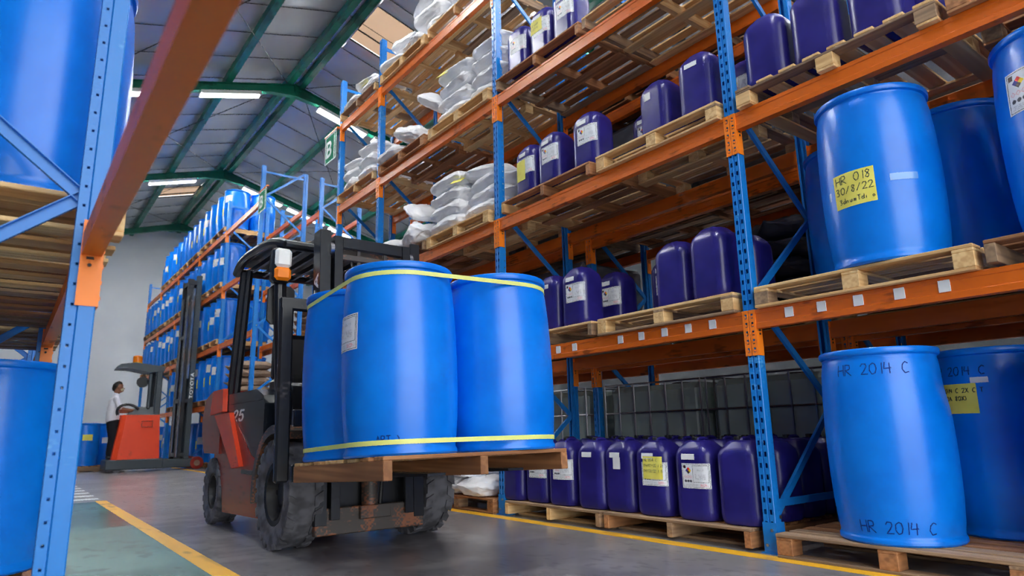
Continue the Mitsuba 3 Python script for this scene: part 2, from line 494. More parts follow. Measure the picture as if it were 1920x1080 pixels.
# floor paint
part(FLOOR, 'yellow_line', mikit.ply(box(.925, 1.035, -2.0, 9.2, 0, .0015), 'line_yellow'), label='yellow line along the green walkway')
part(FLOOR, 'yellow_line', mikit.ply(box(3.275, 3.385, -2.0, 9.4, 0, .0015), 'line_yellow'), label='yellow line in front of the right rack')
part(FLOOR, 'yellow_line', mikit.ply(box(3.275, 3.385, 12.0, 26.5, 0, .0015), 'line_yellow'), label='yellow line in front of the far rack')
part(FLOOR, 'green_walkway', mikit.ply(box(-.3, .925, -2.0, 6.35, 0, .001), 'walk_green'), label='dull green painted walkway')
part(FLOOR, 'green_walkway', mikit.ply(box(-.3, .925, 6.35, 9.1, 0, .001), 'walk_green_wet'), label='glossier stretch of green walkway')
for i in range(7):
    y = 9.45 + i * .56
    part(FLOOR, 'white_stripe', mikit.ply(box(.1, 1.0, y, y + .2, 0, .001), 'line_white'))
part(FLOOR, 'yellow_line', mikit.ply(box(.1, 1.0, 13.6, 13.75, 0, .001), 'line_yellow'))

# fluorescent lamps hung below the rafters
LAMPS = [(yy, xx, '%s %s of the ridge, %s rafter' % (o, sd, fr)) for yy, fr in ((1.6, 'overhead'), (7.7, 'nearest'), (13.8, 'middle'), (19.9, 'farthest lit'))
         for xx, o, sd in ((3.1, 'first', 'left'), (1.62, 'second', 'left'), (.2, 'third', 'left'), (5.6, 'first', 'right'), (6.98, 'second', 'right'), (8.35, 'third', 'right')) ]
for y, x, where in LAMPS:
    k = thing('fluorescent_lamp', 'lit white fluorescent lamp, ' + where, 'lamp')
    sg = 1 if x < XA else -1
    M = at(x, y - .02, roof_z(x) - .222 - .29, ry=-sg * math.degrees(math.atan(SL)))
    part(k, 'housing', P('lamp_housing', lambda: cat(bev(-.62, .62, -.11, .11, .024, .075, .008), box(-.62, .62, -.114, -.108, -.012, .05), box(-.62, .62, .108, .114, -.012, .05)), 'lens_white'), M)
    part(k, 'tube', P('lamp_tube', lambda: cat(tube([(-.6, -.03, 0), (.6, -.03, 0)], .016, 8), tube([(-.6, .03, 0), (.6, .03, 0)], .016, 8)), 'lens_white'), M, emitter={'type': 'area', 'radiance': rgb((8.0, 8.1, 8.0))})
    part(k, 'hanger', P('lamp_hanger', lambda: cat(tube([(-.4, 0, .07), (-.4, 0, .1)], .008, 5), tube([(.4, 0, .07), (.4, 0, .1)], .008, 5)), 'lens_white'), M)

# ------------------------------------------------------------------ pallet racks
PITCH = 0.0625
HT = 5.82


def make_post(height=HT):
    n = int(height / PITCH)
    Q = []
    hw, d1, d2, w2 = .0375, .044, .076, .027

    def plate(fix, pts):
        Q.append([fix(*p) for p in pts])
    # front face x = 0 with two columns of slots, shallow groove between
    for sgn in (-1, 1):
        fx = lambda a, z, x=0.0: (x, sgn * a, z)
        for a0, a1, xa, xb in ((.003, .006, .006, 0), (.006, .011, 0, 0), (.025, .034, 0, 0)):
            Q.append([fx(a0, 0, xa), fx(a1, 0, xb), fx(a1, height, xb), fx(a0, height, xa)])
        Q.append([fx(.034, 0, 0), fx(.0375, 0, .0035), fx(.0375, height, .0035), fx(.034, height, 0)])
        zs = [0.0]
        for k in range(n):
            zs += [k * PITCH + .020, k * PITCH + .046]
        zs.append(height)
        for i in range(0, len(zs), 2):
            Q.append([fx(.011, zs[i]), fx(.025, zs[i]), fx(.025, zs[i + 1]), fx(.011, zs[i + 1])])
        # side wall, step, flange with small holes
        y = sgn * hw
        Q.append([(.0035, y, 0), (d1, y, 0), (d1, y, height), (.0035, y, height)])
        Q.append([(d1, y, 0), (d1 + .004, sgn * w2, 0), (d1 + .004, sgn * w2, height), (d1, y, height)])
        y = sgn * w2
        for xa, xb in ((d1 + .004, .056), (.064, d2)):
            Q.append([(xa, y, 0), (xb, y, 0), (xb, y, height), (xa, y, height)])
        zs = [0.0]
        for k in range(n):
            zs += [k * PITCH + .028, k * PITCH + .037]
        zs.append(height)
        for i in range(0, len(zs), 2):
            Q.append([(.056, y, zs[i]), (.064, y, zs[i]), (.064, y, zs[i + 1]), (.056, y, zs[i + 1])])
        Q.append([(d2, y, 0), (d2, sgn * .012, 0), (d2, sgn * .012, height), (d2, y, height)])
    Q.append([(.006, -.003, 0), (.006, .003, 0), (.006, .003, height), (.006, -.003, height)])
    return quads(Q)


DEPTH = 0.9


def channel(a, b, w=.04, d=.02):
    """a C-channel brace from a to b in the x-z plane, its web facing -y"""
    a, b = np.array(a, float), np.array(b, float)
    t = b - a
    L = np.linalg.norm(t)
    t /= L
    nrm = np.array([-t[2], 0, t[0]])
    ms = []
    for (n0, n1, y0, y1) in ((-w / 2, w / 2, -d / 2, -d / 2 + .003), (-w / 2, -w / 2 + .003, -d / 2, d / 2), (w / 2 - .003, w / 2, -d / 2, d / 2)):
        pts = [p + nrm * n + np.array([0, y, 0]) for p in (a, b) for n in (n0, n1) for y in (y0, y1)]
        ms.append(hull(pts))
    return cat(ms)


def rack_frame(x, y, label, flip=False, group=None):
    k = thing('rack_upright', label, 'rack upright', group)
    M = at(x, y, 0, rz=180.0 if flip else 0.0)
    post = P('post', make_post, 'rack_blue')
    part(k, 'post', post, M)
    part(k, 'post', post, M @ at(DEPTH, 0, 0, rz=180.0))
    foot = P('foot', lambda: cat(box(-.012, .10, -.06, .06, 0, .006), box(-.004, 0, -.042, .042, .006, .165), box(0, .08, -.042, -.038, .006, .165), box(0, .08, .038, .042, .006, .165)), 'rack_blue')
    bolts = P('foot_bolt', lambda: cat([tube([(-.012, b, z), (-.003, b, z)], .009, 8) for b, z in ((-.018, .125), (.018, .045))] + [tube([(.09, b, .004), (.09, b, .02)], .01, 8) for b in (-.05, .05)]), 'bolt_steel')
    for MM in (M, M @ at(DEPTH, 0, 0, rz=180.0)):
        f = part(k, 'foot_plate', foot, MM)
        part(f, 'bolt', bolts, MM)
    br = P('brace_up', lambda: channel((.066, 0, 0), (DEPTH - .066, 0, .625)), 'rack_blue')
    bd = P('brace_down', lambda: channel((.066, 0, .625), (DEPTH - .066, 0, 0)), 'rack_blue')
    bh = P('brace_level', lambda: channel((.066, 0, 0), (DEPTH - .066, 0, 0)), 'rack_blue')
    for i in range(4):
        z = .19 + 1.25 * i
        part(k, 'brace', br, M @ at(0, 0, z))
        part(k, 'brace', bd, M @ at(0, 0, z + .625))
    part(k, 'brace', br, M @ at(0, 0, .19 + 5.0 - .0))
    part(k, 'brace', bh, M @ at(0, 0, .26))
    part(k, 'brace', bh, M @ at(0, 0, 5.7))
    part(k, 'bolt', P('node_bolt', lambda: cat([tube([(.064, -.034, .19 + 1.25 * i), (.064, -.026, .19 + 1.25 * i)], .011, 8) for i in range(5)]), 'bolt_steel'), M)
    return k


BH = 0.112


def beam_mesh(L):
    prof = [(0, 0), (.054, 0), (.054, .072), (.034, .072), (.034, BH), (.004, BH), (0, BH - .004), (0, .088), (.0035, .084), (.0035, .034), (0, .030)]
    m = trimesh.creation.extrude_polygon(Polygon(prof), L, engine='earcut')
    v = m.vertices.copy()
    m.vertices = np.c_[v[:, 0], v[:, 2], v[:, 1]]
    m.fix_normals()
    return m


def connector_mesh(sgn):
    """L-shaped beam-end plate at the beam's end; sgn +1: the post lies towards +y"""
    Q = []
    h0, h1 = -.268 + BH, BH
    # front leg lies over half of the post's face, with hook windows
    a = lambda t: sgn * t
    win = [(h1 - .05 - PITCH * i * .8, h1 - .022 - PITCH * i * .8) for i in range(5)][::-1]
    ms = [box(-.005, 0, *sorted((a(0), a(.010))), h0, h1), box(-.005, 0, *sorted((a(.026), a(.036))), h0, h1)]
    zs = [h0] + [z for w in win for z in w] + [h1]
    for i in range(0, len(zs), 2):
        ms.append(box(-.005, 0, *sorted((a(.010), a(.026))), zs[i], zs[i + 1]))
    ms.append(box(-.005, .056, *sorted((a(-.004), a(.0))), h0, h1))
    for w in win:
        ms.append(box(-.009, -.002, *sorted((a(.012), a(.021))), w[0] + .004, w[0] + .016))
    return cat(ms)


def rack_beam(x, ya, yb, ztop, label, flip=False, group=None, tags=()):
    """beam between two posts whose centres are ya and yb; front face at x (facing -x, or +x when flipped)"""
    k = thing('rack_rail', label, 'rack rail', group)
    L = round(yb - ya - .076, 3)
    if not flip:
        M = at(x, ya + .038, ztop - BH)
    else:
        M = at(x, yb - .038, ztop - BH, rz=180.0)
    part(k, 'beam', P('beam%.3f' % L, lambda: beam_mesh(L), 'rack_orange'), M)
    for sgn, yy in ((-1, 0.0), (1, L)):
        MM = M @ at(0, yy, 0)
        c = part(k, 'connector', P('conn%d' % sgn, lambda: connector_mesh(sgn), 'connector_orange'), MM)
        part(c, 'safety_pin', P('pin%d' % sgn, lambda: cat(tube([(.03, -sgn * .004, -.03), (.03, -sgn * .008, -.03)], .006, 6), box(.02, .04, *sorted((-sgn * .004, -sgn * .007)), -.012, -.004)), 'hook_dark'), MM)
    for yt in tags:
        yy = yt - ya - .038
        part(k, 'sticker', P('sticker', lambda: box(-.0012, .004, -.025, .025, .038, .094), 'white_paper'), M @ at(0, yy, 0), label='plain white paper sticker')
    return k


XR, XR2 = 3.436, 4.60
LV = [0.0, 1.3586, 2.6125, 3.8635, 5.1206]
UY = [-.345, 2.168, 4.68, 7.222, 8.52]
UN = ['frame behind the camera', 'nearest upright', 'second upright', 'third upright', 'end upright with the sign']
for i, y in enumerate(UY):
    rack_frame(XR, y, ['blue rack upright of the right rack, nearest bay, at the picture edge', 'tall blue slotted rack upright, the nearest one on the right, with orange connectors', 'blue slotted rack upright behind the two front drums of the forklift load', 'third blue rack upright on the right, among the white sacks', 'fourth blue rack upright on the right, carrying the green B sign'][i])
    if i < 5:
        rack_frame(XR2, y, 'blue upright of the dark second rack row, directly behind the %s' % ['edge upright', 'nearest upright', 'second upright', 'third upright', 'end upright with the sign'][i])
TAGS = [(1.914, 1.726, 1.53, 1.33, 1.131), (3.883, 3.693, 3.209, 3.011, 2.807, 2.612, 2.426)]
BAYS = ['bay right of nearest upright', 'between nearest and second upright', 'between second and third upright', 'short bay past third upright']
for b in range(4):
    for l in range(1, 5):
        if (b == 0 and l > 2) or (b == 1 and l > 3):
            continue
        rack_beam(XR - .001, UY[b], UY[b + 1], LV[l], 'orange front beam, %s level, right rack, %s' % (LEVEL[l], BAYS[b]), tags=(TAGS[b] if b < 2 and l == 1 else ()))
        rack_beam(XR + DEPTH + .001, UY[b], UY[b + 1], LV[l], 'orange rear beam, %s level, right rack, %s' % (LEVEL[l], BAYS[b]), flip=True)
for b in range(4):
    for l in (1, 2, 3):
        if b == 0 and l == 3:
            continue
        rack_beam(XR2 - .001, UY[b], UY[b + 1], LV[l], 'orange front beam, dark second row, %s level, %s' % (LEVEL[l], BAYS[b]))
        rack_beam(XR2 + DEPTH + .001, UY[b], UY[b + 1], LV[l], 'orange rear beam, dark second row, %s level, %s' % (LEVEL[l], BAYS[b]), flip=True)
# far block beyond the cross aisle
FY = [12.35, 14.77, 17.3, 19.81, 22.37, 24.75]
for i, y in enumerate(FY):
    rack_frame(XR, y, 'blue upright of the far rack, %s from its near end' % ORD[i])
    if i < 3:
        rack_frame(XR2, y, 'blue upright of the second far row, behind the forklift guard, %s from near end' % ORD[i])
for b in range(5):
    for l in range(1, 5):
        rack_beam(XR - .001, FY[b], FY[b + 1], LV[l], 'orange front beam of the far rack, %s level, %s bay from near end' % (LEVEL[l], ORD[b]))
        if b < 3:
            rack_beam(XR + DEPTH + .001, FY[b], FY[b + 1], LV[l], 'orange rear beam of the far rack, %s level, %s bay from near end' % (LEVEL[l], ORD[b]), flip=True)
        if b < 2 and l > 1:
            rack_beam(XR2 - .001, FY[b], FY[b + 1], LV[l], 'orange front beam of the second far row, %s level, %s bay' % (LEVEL[l], ORD[b]))
            rack_beam(XR2 + DEPTH + .001, FY[b], FY[b + 1], LV[l], 'orange rear beam of the second far row, %s level, %s bay' % (LEVEL[l], ORD[b]), flip=True)
# left rack, front face towards the aisle
XL = 0.172
LY = [-.32, 2.33, 4.86, 7.4]
for i, y in enumerate(LY):
    rack_frame(XL, y, ['blue upright of the left rack next to the camera', 'blurred blue rack upright in the left foreground', 'second blue upright of the left rack, half hidden behind the foreground one', 'third blue upright of the left rack'][i], flip=True)
for b in range(3):
    w = ['bay overhead', 'second bay from the camera', 'third bay from the camera'][b]
    rack_beam(XL + .001, LY[b], LY[b + 1], LV[1], 'orange front beam of the left rack, ' + w, flip=True)
    rack_beam(XL - DEPTH - .001, LY[b], LY[b + 1], LV[1], 'orange rear beam of the left rack, ' + w)

# ------------------------------------------------------------------ pallets
def pallet(x, y, z, label, kind='S', rot=False, tone='pine', D=1.05, L=1.16, mixed=None, M=None, nb=3, bearers=None):
    """a wooden pallet with its front-near corner at (x, y): x runs D into the rack, y runs L along it; rot swaps the two directions"""
    k = thing('pallet', label, 'pallet')
    M = M if M is not None else at(x, y, z)
    if rot:
        M = M @ at(D, 0, 0, rz=90.0)
        D, L = L, D
    ax = ('y', 'x') if rot else ('x', 'y')
    tones = mixed or [tone]

    def put(name, dims, px, py, pz, along):
        t = rnd.choice(bearers if bearers and name == 'stringer' else tones)
        a = ax[0] if along == 'x' else ax[1]
        w = 'plank%.3f_%.3f_%.3f' % dims
        part(k, name, P(w, lambda: bev(0, dims[0], 0, dims[1], 0, dims[2], .003), t + '_' + a), M @ at(px, py, pz, rz=rnd.uniform(-.25, .25)))
    if kind == 'S':
        for i in range(3):
            put('stringer', (D, .045, .088), 0.0, i * (L - .045) / 2, .018, 'x')
        n = 8
        for i in range(n):
            put('deck_board', (.095, L, .018), i * (D - .095) / (n - 1), 0, .106, 'y')
        for i in range(nb):
            put('bottom_board', (.095, L, .018), .14 + i * (D - .375) / max(nb - 1, 1), 0, 0, 'y')
    else:
        n = 8
        for i in range(n):
            put('deck_board', (.1, L, .018), i * (D - .1) / (n - 1), 0, .106, 'y')
        for i in range(3):
            put('cross_board', (D, .09, .016), 0, i * (L - .09) / 2, .09, 'x')
            for j in range(3):
                put('block', (.1, .09, .074), j * (D - .1) / 2, i * (L - .09) / 2, .016, 'x')
        for j in range(nb):
            put('bottom_board', (.1, L, .016), j * (D - .1) / max(nb - 1, 1), 0, 0, 'y')
    return k


XP = 3.40
PH = .124
WARM, BRN, GRY, LGT = ['pine'], ['brown_wood', 'brown_wood', 'grey_wood'], ['grey_wood', 'pine', 'grey_wood'], ['pine', 'pine', 'grey_wood']
pallet(3.36, .95, 0, 'weathered floor pallet at right under the drum marked HR 2014 C', 'P', tone='x', mixed=['brown_wood', 'grey_wood'], L=1.14)
pallet(3.40, 2.27, 0, 'floor pallet under the jerrycans beside the nearest upright', 'S', mixed=BRN)
pallet(3.40, 3.47, 0, 'floor pallet under the left group of jerrycans, behind the raised load', 'S', mixed=LGT, L=1.12)
pallet(3.40, 4.76, 0, 'floor pallet under white sacks, just right of the forklift wheel', 'P', mixed=BRN)
pallet(XP, .98, LV[1], 'pale pallet on the lowest beam under the drum with the yellow note', 'P', mixed=LGT, L=1.12)
pallet(XP, -.22, LV[1], 'pallet on the lowest beam at the right picture edge', 'S', mixed=BRN)
pallet(XP, 2.24, LV[1], 'pallet on the lowest beam under two unlabelled jerrycans, left of nearest upright', 'P', mixed=LGT)
pallet(XP, 3.46, LV[1], 'pallet on the lowest beam right of the load drums', 'S', mixed=LGT)
pallet(XP, .96, LV[2], 'worn pallet on the second beam with board ends showing, top right', 'P', rot=True, mixed=LGT, D=1.05, L=1.13)
pallet(XP, -.24, LV[2], 'pallet on the second beam in the top right corner', 'P', mixed=BRN)
pallet(XP, 2.23, LV[2], 'pallet on the second beam under two plain jerrycans, left of nearest upright', 'P', mixed=LGT, L=1.1)
pallet(XP, 3.40, LV[2], 'brown pallet on the second beam under three labelled jerrycans', 'S', mixed=['brown_wood', 'brown_wood', 'pine'])
pallet(XP, 2.25, LV[3], 'pallet on the third beam at the top of the picture', 'S', mixed=LGT)
pallet(XP, 3.45, LV[3], 'pallet on the third beam under jerrycans right of the second upright', 'S', mixed=BRN)
pallet(XP, 4.77, LV[2], 'pale pallet on the second beam under stacked sacks, left of the second upright', 'P', mixed=WARM)
pallet(XP, 5.98, LV[2], 'dark pallet on the second beam under slumped sacks above the mast', 'S', mixed=BRN)
pallet(XP, 4.75, LV[3], 'pale pallet on the third beam under stacked sacks, left of the second upright', 'P', mixed=WARM)
pallet(XP, 6.0, LV[3], 'dark brown pallet on the third beam beside the third upright', 'P', mixed=['brown_wood'])
pallet(XP, 4.77, LV[4], 'pallet on the top beam under the near half of the big sack pile', 'S', mixed=LGT)
pallet(XP, 6.0, LV[4], 'pallet on the top beam under the far half of the big sack pile', 'P', mixed=WARM)
pallet(XP, 7.3, LV[4], 'pallet on the top beam of the short end bay', 'S', mixed=LGT)
pallet(XP, 7.3, LV[3], 'pallet on the third beam of the short end bay under piled sacks', 'S', mixed=WARM)
pallet(3.36, -.24, 0, 'floor pallet at the right picture edge under two drums', 'S', mixed=BRN, L=1.1)
# left rack
pallet(-.86, 2.43, LV[1], 'pallet overhead at left, seen from below, under the big upper drum', 'P', rot=True, mixed=WARM, D=1.1, L=1.12, nb=6)
pallet(-.86, 3.66, LV[1], 'second pallet overhead at left, seen from below', 'P', rot=True, mixed=['grey_wood', 'brown_wood'], D=1.1, L=1.12, nb=6)
pallet(-.86, 3.55, 0, 'floor pallet at lower left under the blue drum', 'S', mixed=BRN, D=1.08, L=1.1)

# ------------------------------------------------------------------ drums
DP = [(0, .010), (.235, .010), (.252, .0), (.272, .001), (.280, .010), (.279, .026), (.272, .038), (.273, .055), (.279, .10), (.287, .2), (.2915, .32), (.2928, .45), (.2915, .58), (.287, .70), (.279, .82), (.271, .872), (.266, .888), (.267, .897), (.279, .903), (.2825, .912), (.2815, .928), (.277, .934), (.262, .935), (.257, .928), (.255, .912), (0.0, .912)]
DZ, DR = np.array([p[1] for p in DP[6:18]]), np.array([p[0] for p in DP[6:18]])


def drum_map(az0, zc, rr=1.0):
    """(u along the skin, v up) around azimuth az0 (0 faces -y, positive towards +x)"""
    def f(u, v):
        r = float(np.interp(zc + v, DZ, DR)) * rr
        a = math.radians(az0) + u / .29
        n = (math.sin(a), -math.cos(a), 0)
        return (n[0] * r, n[1] * r, zc + v), n
    return f


def drum_mesh():
    m = lathe(DP, 48)
    return m


def dented_drum():
    m = lathe(DP, 64).subdivide()
    v = m.vertices.copy()
    az = np.arctan2(v[:, 0], -v[:, 1])
    d = np.exp(-((az - math.radians(8)) / .38) ** 2 - ((v[:, 2] - .76) / .1) ** 2)
    r = np.hypot(v[:, 0], v[:, 1])
    v[:, :2] *= (1 - .07 * d * (r > .2))[:, None]
    m.vertices = v
    return m


def far_drum_mesh():
    return lathe([p for i, p in enumerate(DP) if i in (0, 2, 3, 4, 6, 8, 10, 11, 12, 14, 16, 18, 20, 22, 24, 25)], 28)


def drum(x, y, z, label, M=None, notes=(), caps=True, dented=False, group=None, cap_color='black_plastic', far=False):
    k = thing('drum', label, 'drum', group)
    M = M if M is not None else at(x, y, z)
    if dented:
        part(k, 'body', mikit.ply(dented_drum(), 'drum_blue', 40), M)
    elif far:
        part(k, 'body', P('fardrum', far_drum_mesh, 'drum_blue', 40), M)
    else:
        part(k, 'body', P('drum', drum_mesh, 'drum_blue', 40), M)
    if caps:
        for a in (60, 240):
            part(k, 'bung_cap', P('bung', lambda: lathe([(0, .0), (.034, .0), (.034, .014), (.03, .018), (0, .018)], 20), cap_color), M @ at(.19 * math.cos(math.radians(a)), .19 * math.sin(math.radians(a)), .912))
    for nt in notes:
        kind, az, zc, w, h = nt[:5]
        fm = drum_map(az, zc)
        key = 'note%s_%s' % (kind, '_'.join('%.3f' % q for q in nt[1:5]))
        if kind in ('print', 'yellow', 'white', 'tape'):
            b = {'print': 'label_print', 'yellow': 'yellow_paper', 'white': 'white_paper', 'tape': 'clear_tape'}[kind]
            if (key, b) not in PLY:
                m, uv = patch(fm, -w / 2, w / 2, -h / 2, h / 2, 3 if far else 8, 2 if far else 4)
                PLY[(key, b)] = mikit.ply(m, b, True, uv=uv)
            q = part(k, {'print': 'printed_label', 'yellow': 'yellow_note', 'white': 'white_label', 'tape': 'tape'}[kind], PLY[(key, b)], M, label={'print': 'white printed hazard label', 'yellow': 'yellow paper note', 'white': 'white paper label', 'tape': 'strip of clear tape'}[kind])
            for (txt, tx, ty, th) in (nt[5] if len(nt) > 5 else ()):
                part(q, 'handwriting', mikit.ply(handwriting(txt, tx, ty, th, lambda u, v: (tuple(np.array(fm(u, v)[0]) + .0016 * np.array(fm(u, v)[1])), fm(u, v)[1]), .0035), 'ink'), M, label='handwritten ' + txt)
        else:  # text straight on the drum
            part(k, 'handwriting', mikit.ply(handwriting(kind, -w / 2, -h / 2, h, fm, .0045, nt[5] if len(nt) > 5 else 0), 'ink_blue'), M, label='handwritten ' + kind)
    return k


ZP = LV[1] + PH
drum(3.63, 1.56, PH, 'dented blue drum marked HR 2014 C top and bottom, on the floor pallet', dented=True, notes=[('HR 2014 C', -78, .83, .30, .055), ('HR 2014 C', -70, .085, .34, .055)])
drum(4.17, 1.23, PH, 'shaded blue drum with a yellow note behind the drum marked HR 2014 C', notes=[('yellow', -112, .68, .25, .15, [('HR 2014 C 2X CBT', -.10, .03, .022), ('9 (10A 80X)', -.09, -.01, .022)]), ('HR 2014 C', -108, .82, .26, .045), ('white', -84, .77, .08, .028)])
drum(3.65, 1.43, ZP, 'bright blue drum with the yellow note HR 018, on the lowest beam', notes=[('yellow', -93, .40, .215, .185, [('HR 018', -.09, .035, .045), ('30/8/22', -.095, -.02, .038), ('3dnumTdiso', -.08, -.07, .026)]), ('tape', -46, .415, .13, .036), ('tape', -122, .395, .02, .045)])
drum(3.70, .58, ZP, 'blue drum with a white hazard label at the right picture edge', notes=[('print', -104, .65, .27, .2)])
drum(4.24, 1.83, ZP, 'dark shaded blue drum behind the drum with the HR 018 note, on its left')
drum(4.24, 1.22, ZP, 'dark shaded blue drum behind the drum with the HR 018 note, on its right')
drum(-.08, 3.96, PH, 'large blurred blue drum at the lower left on the floor', cap_color='duct_red')
drum(-.045, 2.76, ZP, 'large blurred blue drum overhead at the upper left')

for i, y in enumerate((5.22, 5.82, 6.42, 7.02)):
    drum(-.14, y, PH, 'blue drum on the floor of the left rack, %s behind the foreground drum' % ORD[i])
for i, y in enumerate((4.0, 5.22, 5.81)):
    drum(-.14, y, ZP, 'blue drum on the beam of the left rack, %s behind the overhead drum' % ORD[i])
pallet(-.86, 4.92, 0, 'floor pallet of the left rack behind the foreground drum', 'S', mixed=BRN, D=1.08, L=2.2)
pallet(-.86, 4.92, LV[1], 'third pallet overhead at left, behind the foreground upright', 'P', rot=True, mixed=GRY, D=1.1, L=1.12, nb=6)

# the load on the forklift: tilted back a little with the mast
TILT = -3.0
LOAD = at(1.335, 2.675, .472, rx=TILT)
pallet(0, 0, 0, 'wooden pallet raised on the forklift forks under four blue drums', 'S', rot=True, mixed=['pine', 'brown_wood'], D=1.08, L=1.12, M=LOAD, nb=0, bearers=['brown_wood'])
LD = [(.245, .30), (.845, .25), (.262, .895), (.86, .85)]
drum(3.68, .62, PH, 'blue drum on the floor pallet at the right picture edge, front')
drum(4.27, .62, PH, 'blue drum on the floor pallet at the right picture edge, back')
for i, y in enumerate((-.78, -1.4, -2.05, -2.65)):
    for j, x in enumerate((3.68, 4.27)):
        for z, w in ((PH, 'floor'), (ZP, 'lowest level')):
            drum(x, y, z, 'blue drum in the bay behind the camera, %s, %s row, %s' % (w, ['front', 'rear'][j], ORD[i]))
for i, y in enumerate((-1.72, -2.98)):
    pallet(3.40, y, 0, 'floor pallet in the bay behind the camera, ' + ORD[i], 'S', mixed=BRN, L=1.2)
    pallet(3.40, y, LV[1], 'pallet on the lowest beam in the bay behind the camera, ' + ORD[i], 'S', mixed=BRN, L=1.2)
rack_beam(XR - .001, -3.02, UY[0], LV[1], 'orange front beam, lowest level, bay behind the camera')
rack_beam(XR + DEPTH + .001, -3.02, UY[0], LV[1], 'orange rear beam, lowest level, bay behind the camera', flip=True)
rack_frame(XR, -3.02, 'blue rack upright of the right rack behind the camera')
drum(4.29, .55, ZP, 'blue drum behind the hazard labelled drum at the right picture edge')
names = ['front left blue drum on the forklift pallet, hazard label at its left edge', 'front right blue drum on the raised forklift pallet', 'shaded rear left blue drum on the raised forklift pallet, beside the mast', 'hidden rear right blue drum on the raised forklift pallet']
for i, (a, b) in enumerate(LD):
    drum(0, 0, 0, names[i], M=LOAD @ at(a, b, .1245), notes=[('print', -98, .60, .27, .18), ('ART )', -40, .075, .12, .035)] if i == 0 else ())


def strap_mesh(z, r):
    c = []
    for a, b in LD:
        for t in np.linspace(0, 2 * PI, 40, endpoint=False):
            c.append((a + r * math.cos(t), b + r * math.sin(t)))
    from shapely.geometry import MultiPoint
    ring = np.array(MultiPoint(c).convex_hull.exterior.coords)[:-1]
    n = len(ring)
    ctr = ring.mean(0)
    V, F = [], []
    for (off, dz) in ((.0, -.011), (.0025, -.011), (.0025, .011), (.0, .011)):
        d = ring - ctr
        d /= np.linalg.norm(d, axis=1, keepdims=True)
        q = ring + d * off
        V.append(np.c_[q, np.full(n, z + dz)])
    V = np.vstack(V)
    for r0 in range(4):
        r1 = (r0 + 1) % 4
        for i in range(n):
            j = (i + 1) % n
            F += [(r0 * n + i, r0 * n + j, r1 * n + j), (r0 * n + i, r1 * n + j, r1 * n + i)]
    m = trimesh.Trimesh(V, F, process=False)
    m.fix_normals()
    return m


one('load_strap', mikit.ply(strap_mesh(.1245 + .875, .2735), 'strap_yellow', 30), 'upper pale yellow strap around the four drums on the forklift', 'strap', LOAD)
one('load_strap', mikit.ply(strap_mesh(.1245 + .062, .2765), 'strap_yellow', 30), 'lower pale yellow strap around the four drums on the forklift', 'strap', LOAD)

# drums of the far rack
fr = random.Random(5)
LN = ['floor level', 'lowest level', 'second level', 'third level', 'top level']


def far_row(level, ys, xs, row):
    for i, y in enumerate(ys):
        nt = []
        c = fr.random()
        z0 = round(fr.uniform(.5, .7), 1)
        if c < .45:
            nt.append(('white', -55, z0, .2, .17))
        elif c < .6:
            nt.append(('print', -70, z0, .24, .18))
        if fr.random() < .4:
            nt.append(('yellow', -95, .4, .15, .2))
        drum(0, 0, 0, M=at(xs + fr.uniform(-.008, .008), y, LV[level] + PH) @ T().scale(.978), label='blue drum, %s of the far rack, %s from near end, %s row' % (LN[level], ORD[i] if i < 12 else '%dth' % (i + 1), row), notes=nt if row == 'front' else (), caps=False, far=True)


def bay_pallets(b):
    a, c = FY[b] + .048, FY[b + 1] - .048
    w = (c - a) / 2
    return [a, a + w]


for level in range(5):
    front, rear = [], []
    pn = 0
    for b in range(5):
        for j, y in enumerate(bay_pallets(b)):
            if b == 0:
                continue
            if b == 4 and level == 4:
                continue
            if level == 1 and b > 2:
                continue
            pn += 1
            pallet(3.40 if level else 3.73, y + .02, LV[level], 'pallet under blue drums, %s of the far rack, %s from near end' % (LN[level], ORD[pn - 1]), 'S', mixed=LGT if level > 1 else BRN, L=1.13)
            front += [y + .29, y + .87]
            if b < 3 and level:
                rear += [y + .29, y + .87]
    far_row(level, front, 3.69 if level else 4.04, 'front')
    far_row(level, rear, 4.275, 'rear')
pallet(1.2, 17.6, 0, 'pallet under the two blue drums beside the reach truck operator', 'S', mixed=BRN, D=1.1, L=1.2)
drum(1.49, 17.92, PH, 'blue drum with a yellow note on the floor left of the reach truck', notes=[('yellow', 6, .62, .2, .13)], caps=False, far=True)
drum(1.99, 18.46, PH, 'blue drum with a white label on the floor behind the reach truck operator', notes=[('white', -15, .55, .13, .13)], caps=False, far=True)

# ------------------------------------------------------------------ jerrycans
CW, CD, CR = .285, .25, .07
CPROF = [(.0, .035), (.008, .012), (.03, .002), (.06, .0), (.10, .001), (.30, .0015), (.35, .0016), (.37, .002), (.40, .005), (.425, .014), (.447, .030), (.465, .046), (.476, .056), (.480, .064)]


def rrect(w, d, r, n=6):
    """rounded rectangle outline, starting at the middle of the front (-x) face, running towards -y"""
    r = min(r, w / 2 - .002, d / 2 - .002)
    pts = []
    for cx, cy, a0 in ((-d / 2 + r, -w / 2 + r, PI), (d / 2 - r, -w / 2 + r, 1.5 * PI), (d / 2 - r, w / 2 - r, 0), (-d / 2 + r, w / 2 - r, .5 * PI)):
        for i in range(n + 1):
            a = a0 + (PI / 2) * i / n
            pts.append((cx + r * math.cos(a), cy + r * math.sin(a)))
    return pts


